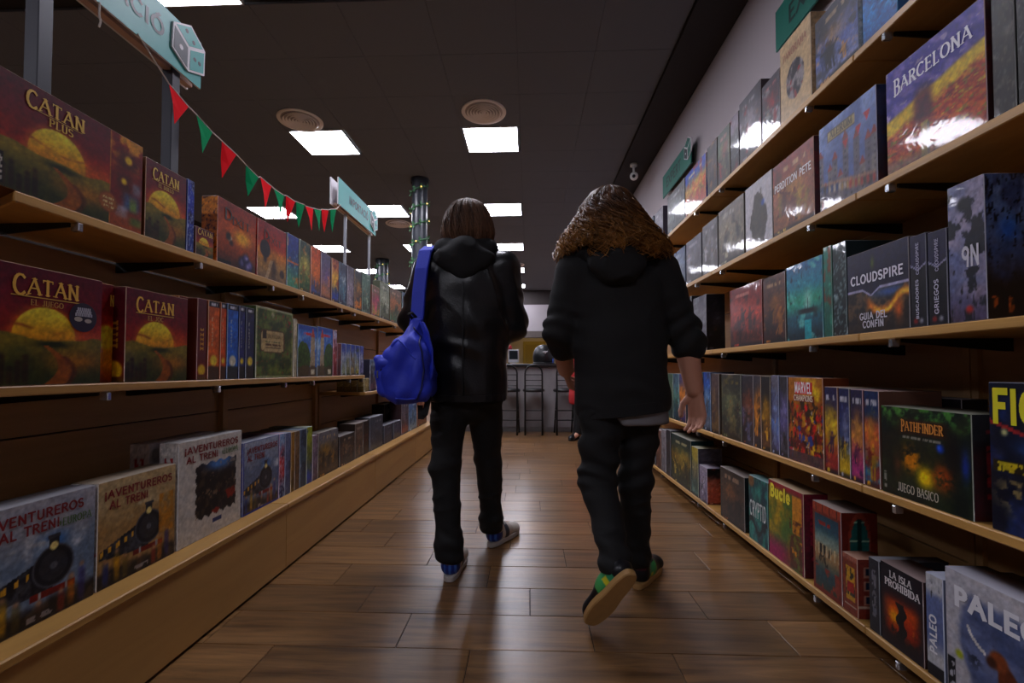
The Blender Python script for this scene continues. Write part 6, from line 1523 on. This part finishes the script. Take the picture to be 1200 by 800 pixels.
cloth('trousers', [cap((-.305, 2.28, .95), (-.305, 2.28, .86), .165, .168, .68), cap((-.385, 2.28, .86), (-.400, 2.225, .49), .096, .07), cap((-.400, 2.225, .49), (-.372, 2.16, .13), .07, .057), ell((-.370, 2.158, .155), (.068, .07, .045)), ell((-.370, 2.155, .10), (.066, .068, .035)),
                   cap((-.225, 2.295, .86), (-.213, 2.45, .48), .096, .068), cap((-.213, 2.45, .48), (-.207, 2.55, .13), .068, .057), ell((-.207, 2.55, .155), (.068, .072, .045)), ell((-.206, 2.552, .10), (.066, .07, .035))],
      M_DENIM, P1, .0075, .025, [((0, 0, .068), (0, 0, -1))], folds(.007, 15, (8, 8, 14), [((-.37, 2.16, .15), .08, .006, 90, .5), ((-.207, 2.55, .15), .08, .006, 90, -.5), ((-.40, 2.22, .5), .09, .004, 70, .4), ((-.21, 2.45, .5), .09, .004, 70, -.4)], (.006, 6, 17, .3)))
def c_sneaker(V):
    y, z, x = V[:, 1], V[:, 2], V[:, 0]
    c = np.tile(hx('b8aca4'), (len(V), 1)); b = lerp(hx('1c2c78')[None], hx('3c64b8')[None], (np.sin(x * 260) > .3) * 1.)
    c = np.where(((y < .075) & (z < .075))[:, None], b, c); c = np.where(((y > .19))[:, None], hx('c4bcb4'), c); return np.where((np.abs(y - .12) < .018)[:, None], hx('40404a'), c)
M_SOLEW = mat('sole_white', 'b8b2ae', .6); M_LACEW = mat('lace_white', 'c8c4be', .8)
shoe(P1, (-.364, 2.105, .001), -3, c_sneaker, M_SOLEW, M_LACEW)
shoe(P1, (-.215, 2.52, .001), -28, c_sneaker, M_SOLEW, M_LACEW)
hair(P1, -.304, 2.30, [(1.805, .003, .003), (1.797, .045, .05), (1.775, .078, .085), (1.74, .100, .108), (1.70, .112, .118), (1.66, .122, .122), (1.62, .124, .118), (1.59, .112, .105), (1.565, .098, .09)], 2300, 2.35, .012, .012, ('3a281e', '6e4e3a', '84604a'), seed=4, locks=44)

# ---- blue backpack hanging from the jacket's shoulder
M_BLUE = mat('backpack_blue', '2a3ed2', .6, bump=(120, .25)); M_STRAPK = mat('strap_black', '121214', .7)
bp = empty('backpack', (-.53, 2.07, .80)); tag(bp, 'royal blue backpack hanging by one strap from the leather-jacketed shoulder', 'backpack')
Rb = np.array(Matrix.Rotation(math.radians(-7), 3, 'Y'))
cloth('bag_body', [rbox((-.512, 2.06, .955), (.082, .125, .140), .055, Rb), cap((-.505, 2.065, 1.165), (-.515, 2.06, 1.03), .028, .075, 1.3), rbox((-.575, 2.05, .93), (.055, .11, .115), .045, Rb)],
      M_BLUE, bp, .006, .035, [((0, 0, .807), (.12, 0, -1))], folds(.007, 21, (7, 7, 5), [((-.50, 1.95, 1.08), .10, .007, 50, 1.3), ((-.48, 1.95, .92), .13, .007, 38, -1.4), ((-.58, 1.95, 1.0), .08, .005, 60, .8)], (.010, 16, 4, -.45)))
cloth('front_pocket', [rbox((-.610, 2.045, .915), (.046, .095, .078), .035, Rb), cap((-.638, 1.975, 1.0), (-.578, 1.955, 1.012), .018, .016), cap((-.650, 2.06, 1.0), (-.638, 1.975, 1.0), .018, .018), cap((-.572, 1.948, .99), (-.642, 1.953, .972), .014, .014)], M_BLUE, bp, .0052, .018, [], folds(.005, 23, (9, 9, 9), [((-.64, 1.97, .98), .06, .006, 90, .8)], (.007, 18, 9, .5)))
zp = MB().tube([(-.575, 1.948, .965), (-.62, 1.948, .958), (-.652, 1.963, .945), (-.66, 2.0, .92)], .004, 6).build('zipper', M_STRAPK, bp)
MB().box(-.645, -.639, 1.948, 1.954, .92, .95).build('zip_pull', M_STEEL, zp)
from mathutils.bvhtree import BVHTree
def on_bag(o, xz, off=.003):
    """points on the camera-side cloth of the bag under a drawn seam line"""
    L0 = wloc(o); me = o.data
    t = BVHTree.FromPolygons([v.co + L0 for v in me.vertices], [tuple(p.vertices) for p in me.polygons])
    P = []
    for x, z in xz:
        h = t.ray_cast(Vector((x, 1.7, z)), Vector((0, 1, 0)))
        if h[0] is not None: P.append(h[0] + Vector((0, -off, 0)))
    return P
body_ = [o for o in bp.children if o.name.startswith('bag_body')][0]
def dense(pts, n=7):
    out = []
    for (a, b), (c, d) in zip(pts[:-1], pts[1:]): out += [(a + (c - a) * i / n, b + (d - b) * i / n) for i in range(n)]
    return out + [pts[-1]]
sm1 = on_bag(body_, dense([(-.585, 1.055), (-.555, 1.085), (-.525, 1.06), (-.50, 1.02), (-.478, 1.0)]))
if len(sm1) > 3: MB().tube(sm1, .0038, 6).build('flap_seam', mat('seam_blue', '4054e0', .5), bp, smooth=True)
sm2 = on_bag(body_, dense([(-.505, 1.14), (-.475, 1.10), (-.452, 1.03), (-.445, .95), (-.452, .87), (-.47, .83)]))
if len(sm2) > 3: MB().tube(sm2, .0042, 6).build('main_zipper', mat('zip_navy', '141c60', .5), bp, smooth=True)
sm3 = on_bag(body_, dense([(-.56, .835), (-.52, .83), (-.48, .832)]))
if len(sm3) > 3: MB().tube(sm3, .0035, 6).build('base_seam', MATS['seam_blue'], bp, smooth=True)
pts = [(-.49, 2.36, 1.45), (-.487, 2.31, 1.535), (-.485, 2.25, 1.555), (-.490, 2.17, 1.515), (-.497, 2.125, 1.42), (-.502, 2.10, 1.31), (-.505, 2.085, 1.20), (-.51, 2.075, 1.15)]
MB().strip(pts, (1, -.15, 0), .062, .016).build('shoulder_strap', M_BLUE, bp, smooth=False, bevel=.003)
MB().strip([(-.49, 2.36, 1.45), (-.50, 2.405, 1.32), (-.515, 2.40, 1.15), (-.52, 2.30, 1.0), (-.52, 2.15, .90)], (1, 0, 0), .03, .005).build('strap_webbing', M_STRAPK, bp)
MB().tube([(-.505, 2.05, 1.19), (-.515, 2.02, 1.205), (-.53, 2.03, 1.20), (-.525, 2.07, 1.185)], .007, 8, closed=True).build('haul_loop', M_STRAPK, bp)
MB().strip([(-.475, 2.035, 1.165), (-.45, 2.01, 1.12), (-.428, 2.0, 1.04), (-.425, 2.0, .96), (-.44, 2.01, .88)], (.85, -.5, 0), .03, .012).build('shoulder_strap', M_BLUE, bp, bevel=.003)
MB().strip([(-.44, 2.01, .88), (-.435, 2.0, .83), (-.45, 2.0, .76), (-.47, 2.01, .74), (-.475, 2.02, .80)], (1, -.4, 0), .028, .004).build('strap_webbing', M_STRAPK, bp)

# ---- person with long wavy hair in the black hoodie
J2 = dict(head=(.342, 2.005, 1.605), neck=(.345, 1.97, 1.48), pelvis=(.385, 1.96, .92), shL=(.205, 1.95, 1.385), shR=(.535, 1.96, 1.385), elL=(.128, 1.965, 1.125), elR=(.650, 1.98, 1.115), wrL=(.168, 2.13, .955), wrR=(.700, 2.0, .872),
          hipL=(.305, 1.95, .86), hipR=(.465, 1.97, .86), knL=(.277, 1.915, .51), knR=(.455, 2.02, .48), anL=(.315, 1.71, .235), anR=(.478, 2.115, .10), toeL=(.255, 1.755, .09), toeR=(.575, 2.27, .045))
P2 = person('person with long wavy brown hair in a black hoodie, sleeves pushed up', J2, [hand((.168, 2.14, .945), (.25, .75, -.55), (.8, -.2, .3), (.2, .4, .9), .95, .55), hand((.702, 2.0, .858), (.10, .02, -1), (-.80, -.60, 0), (-.60, .78, 0), 1.12, .40)], 1., .0048)
g2 = lambda k: np.array(J2[k])
cloth('hoodie', [cap((.388, 1.96, .83), (.378, 1.955, 1.08), .192, .188, .68), cap((.378, 1.955, 1.08), (.368, 1.95, 1.28), .188, .194, .66), cap((.205, 1.95, 1.365), (.53, 1.955, 1.365), .080, .080), cap((.28, 1.955, 1.42), (.42, 1.955, 1.42), .058, .058),
                 cap(g2('shL') + (0, 0, -.02), g2('elL'), .082, .070), cap(g2('elL'), (.150, 2.045, 1.05), .070, .062), ell((.148, 2.04, 1.05), (.064, .064, .036)), cap(g2('shR') + (0, 0, -.02), g2('elR'), .084, .070), cap(g2('elR'), (.672, 1.987, 1.05), .070, .064), ell((.670, 1.987, 1.075), (.072, .072, .035)), ell((.673, 1.987, 1.04), (.068, .068, .03))],
      M_JERSEY, P2, .008, .028, [((.385, 1.96, .772), (.10, 0, -1)), ((0, 1.96, 1.475), (0, .2, 1))],
      folds(.009, 33, (6, 6, 7), [((.66, 1.98, 1.10), .11, .011, 85, -.5), ((.135, 1.98, 1.10), .11, .011, 85, .5), ((.385, 1.83, .86), .14, .003, 60, .2)], (.007, 8, 4, .4)))
cloth('hood', [cap((.235, 2.02, 1.445), (.245, 1.90, 1.435), .04, .045), cap((.245, 1.90, 1.435), (.345, 1.835, 1.405), .045, .05), cap((.345, 1.835, 1.405), (.445, 1.90, 1.435), .05, .045), cap((.445, 1.90, 1.435), (.455, 2.02, 1.445), .045, .04), ell((.345, 1.82, 1.37), (.115, .045, .06)), ell((.348, 1.82, 1.335), (.06, .035, .045))], M_JERSEY, P2, .007, .05, [], folds(.004, 38, (9, 9, 9), (), (.008, 10, 12, .3)))
MB().strip([(.388 + .186 * math.sin(a), 1.96 - .1335 * math.cos(a), .795 + .019 * math.sin(a)) for a in np.linspace(-1.35, 1.35, 17)], (0, 0, 1), .045, .008).build('hem_band', mat('rib_black', '121214', .9, bump=(400, .5)), P2)
cloth('t_shirt', [cap((.398, 1.96, .72), (.388, 1.96, .86), .182, .184, .66)], M_TEE, P2, .0075, .02, [((.44, 1.84, .733), (0, 0, -1)), ((.345, 1.84, .765), (-1, 0, -.8)), ((0, 0, .84), (0, 0, 1))], folds(.004, 41, (10, 10, 4)))
cloth('trousers', [cap((.388, 1.96, .93), (.388, 1.96, .84), .162, .166, .68), cap((.305, 1.95, .85), (.277, 1.915, .51), .094, .07), cap((.277, 1.915, .51), (.312, 1.725, .265), .07, .056), ell((.312, 1.72, .265), (.06, .06, .045)),
                   cap((.468, 1.97, .85), (.455, 2.02, .48), .094, .068), cap((.455, 2.02, .48), (.475, 2.11, .13), .067, .054), ell((.474, 2.108, .15), (.060, .064, .045)), ell((.474, 2.108, .115), (.058, .062, .035))],
      M_DENIM, P2, .0075, .025, [((0, 0, .075), (0, 0, -1))], folds(.008, 45, (8, 8, 14), [((.475, 2.1, .15), .08, .008, 90, .4), ((.31, 1.72, .28), .08, .008, 90, .4), ((.277, 1.9, .6), .13, .009, 75, .5), ((.455, 2.0, .52), .11, .007, 75, -.4)], (.006, 6, 17, .3)))
def c_skate(V):
    x, y, z = V[:, 0], V[:, 1], V[:, 2]
    c = np.tile(hx('16161a'), (len(V), 1)); c = np.where(((y > .055) & (y < .15) & (z < .085) & (np.abs(x) > .022))[:, None], lerp(hx('2c8c64')[None], hx('489c50')[None], sm(.05, .15, y)), c)
    c = np.where(((y > .085) & (y < .105) & (z < .05) & (np.abs(x) > .02))[:, None], hx('c8c028'), c); return np.where(((y < .03) & (z > .08))[:, None], hx('5c2430'), c)
M_GUM = mat('sole_gum', 'a8804c', .6, noise=(40, .15)); M_LACER = mat('lace_red', 'a82c28', .8)
shoe(P2, (.465, 2.07, .001), -32, c_skate, M_GUM, M_LACER)
dr_ = Vector((-.458, .398, -.797)).normalized(); zr = Vector((0, .8, .6)); zr = (zr - dr_ * zr.dot(dr_)).normalized(); xr = dr_.cross(zr)
Ms = Matrix(((xr.x, dr_.x, zr.x, 0), (xr.y, dr_.y, zr.y, 0), (xr.z, dr_.z, zr.z, 0), (0, 0, 0, 1)))
Ms.translation = Vector((.215, 1.735, .020)) - dr_ * .292
shoe(P2, None, 0, c_skate, M_GUM, M_LACER, Ms)
hair(P2, .342, 1.985, [(1.735, .003, .003), (1.727, .045, .05), (1.705, .076, .085), (1.67, .102, .112), (1.62, .118, .132), (1.575, .138, .150), (1.535, .162, .170), (1.50, .186, .188, .004), (1.465, .204, .200, .010), (1.43, .210, .205, .012)], 3800, 2.2, .055, .016, ('2e1a0c', '6e4320', 'b47c3a'), seed=9, seg=28, locks=34, r0=.0026)

# ---- person in a red coat, almost hidden behind the hoodie
J3 = {k: None for k in J1}
def sh3(p): return (p[0] * .9 + 1.03, (p[1] - 2.28) * .6 + 6.43, p[2] * .9)
J3 = {k: sh3(v) for k, v in J1.items()}
J3['anL'] = (.675, 6.42, .09); J3['knL'] = (.68, 6.42, .44); J3['toeL'] = (.60, 6.34, .04)
J3['anR'] = (.83, 6.44, .09); J3['knR'] = (.83, 6.44, .44); J3['toeR'] = (.85, 6.58, .04)
P3 = person('person in a red coat at the counter, almost hidden by the hoodie', J3, [], .95)
g3 = lambda k: np.array(J3[k])
cloth('coat', [cap((.745, 6.43, .55), (.755, 6.43, 1.25), .20, .18, .7), cap(g3('shL'), g3('shR'), .075, .075), cap(g3('shL'), g3('elL'), .07, .06), cap(g3('elL'), g3('wrL'), .06, .05), cap(g3('shR'), g3('elR'), .07, .06), cap(g3('elR'), g3('wrR'), .06, .05)], mat('red_coat', 'a81c20', .7), P3, .016, .03, [((0, 0, .48), (0, 0, -1)), ((0, 0, 1.42), (0, 0, 1))], folds(.006, 51))
cloth('trousers', [cap((.675, 6.43, .8), (.675, 6.42, .1), .08, .06), cap((.83, 6.43, .8), (.83, 6.44, .1), .08, .06)], M_DENIM, P3, .014, .02, [((0, 0, .07), (0, 0, -1))])
shoe(P3, (.69, 6.52, .001), 150, lambda V: np.tile(hx('141416'), (len(V), 1)), M_BLACK, M_BLACK)
shoe(P3, (.83, 6.38, .001), -10, lambda V: np.tile(hx('141416'), (len(V), 1)), M_BLACK, M_BLACK)
hair(P3, J3['head'][0], J3['head'][1], [(1.64, .003, .003), (1.62, .06, .07), (1.56, .10, .105), (1.48, .11, .11), (1.42, .10, .095)], 260, 2.3, .01, .02, ('1c1410', '2c2018', '342820'), seed=14, seg=8, r0=.004)
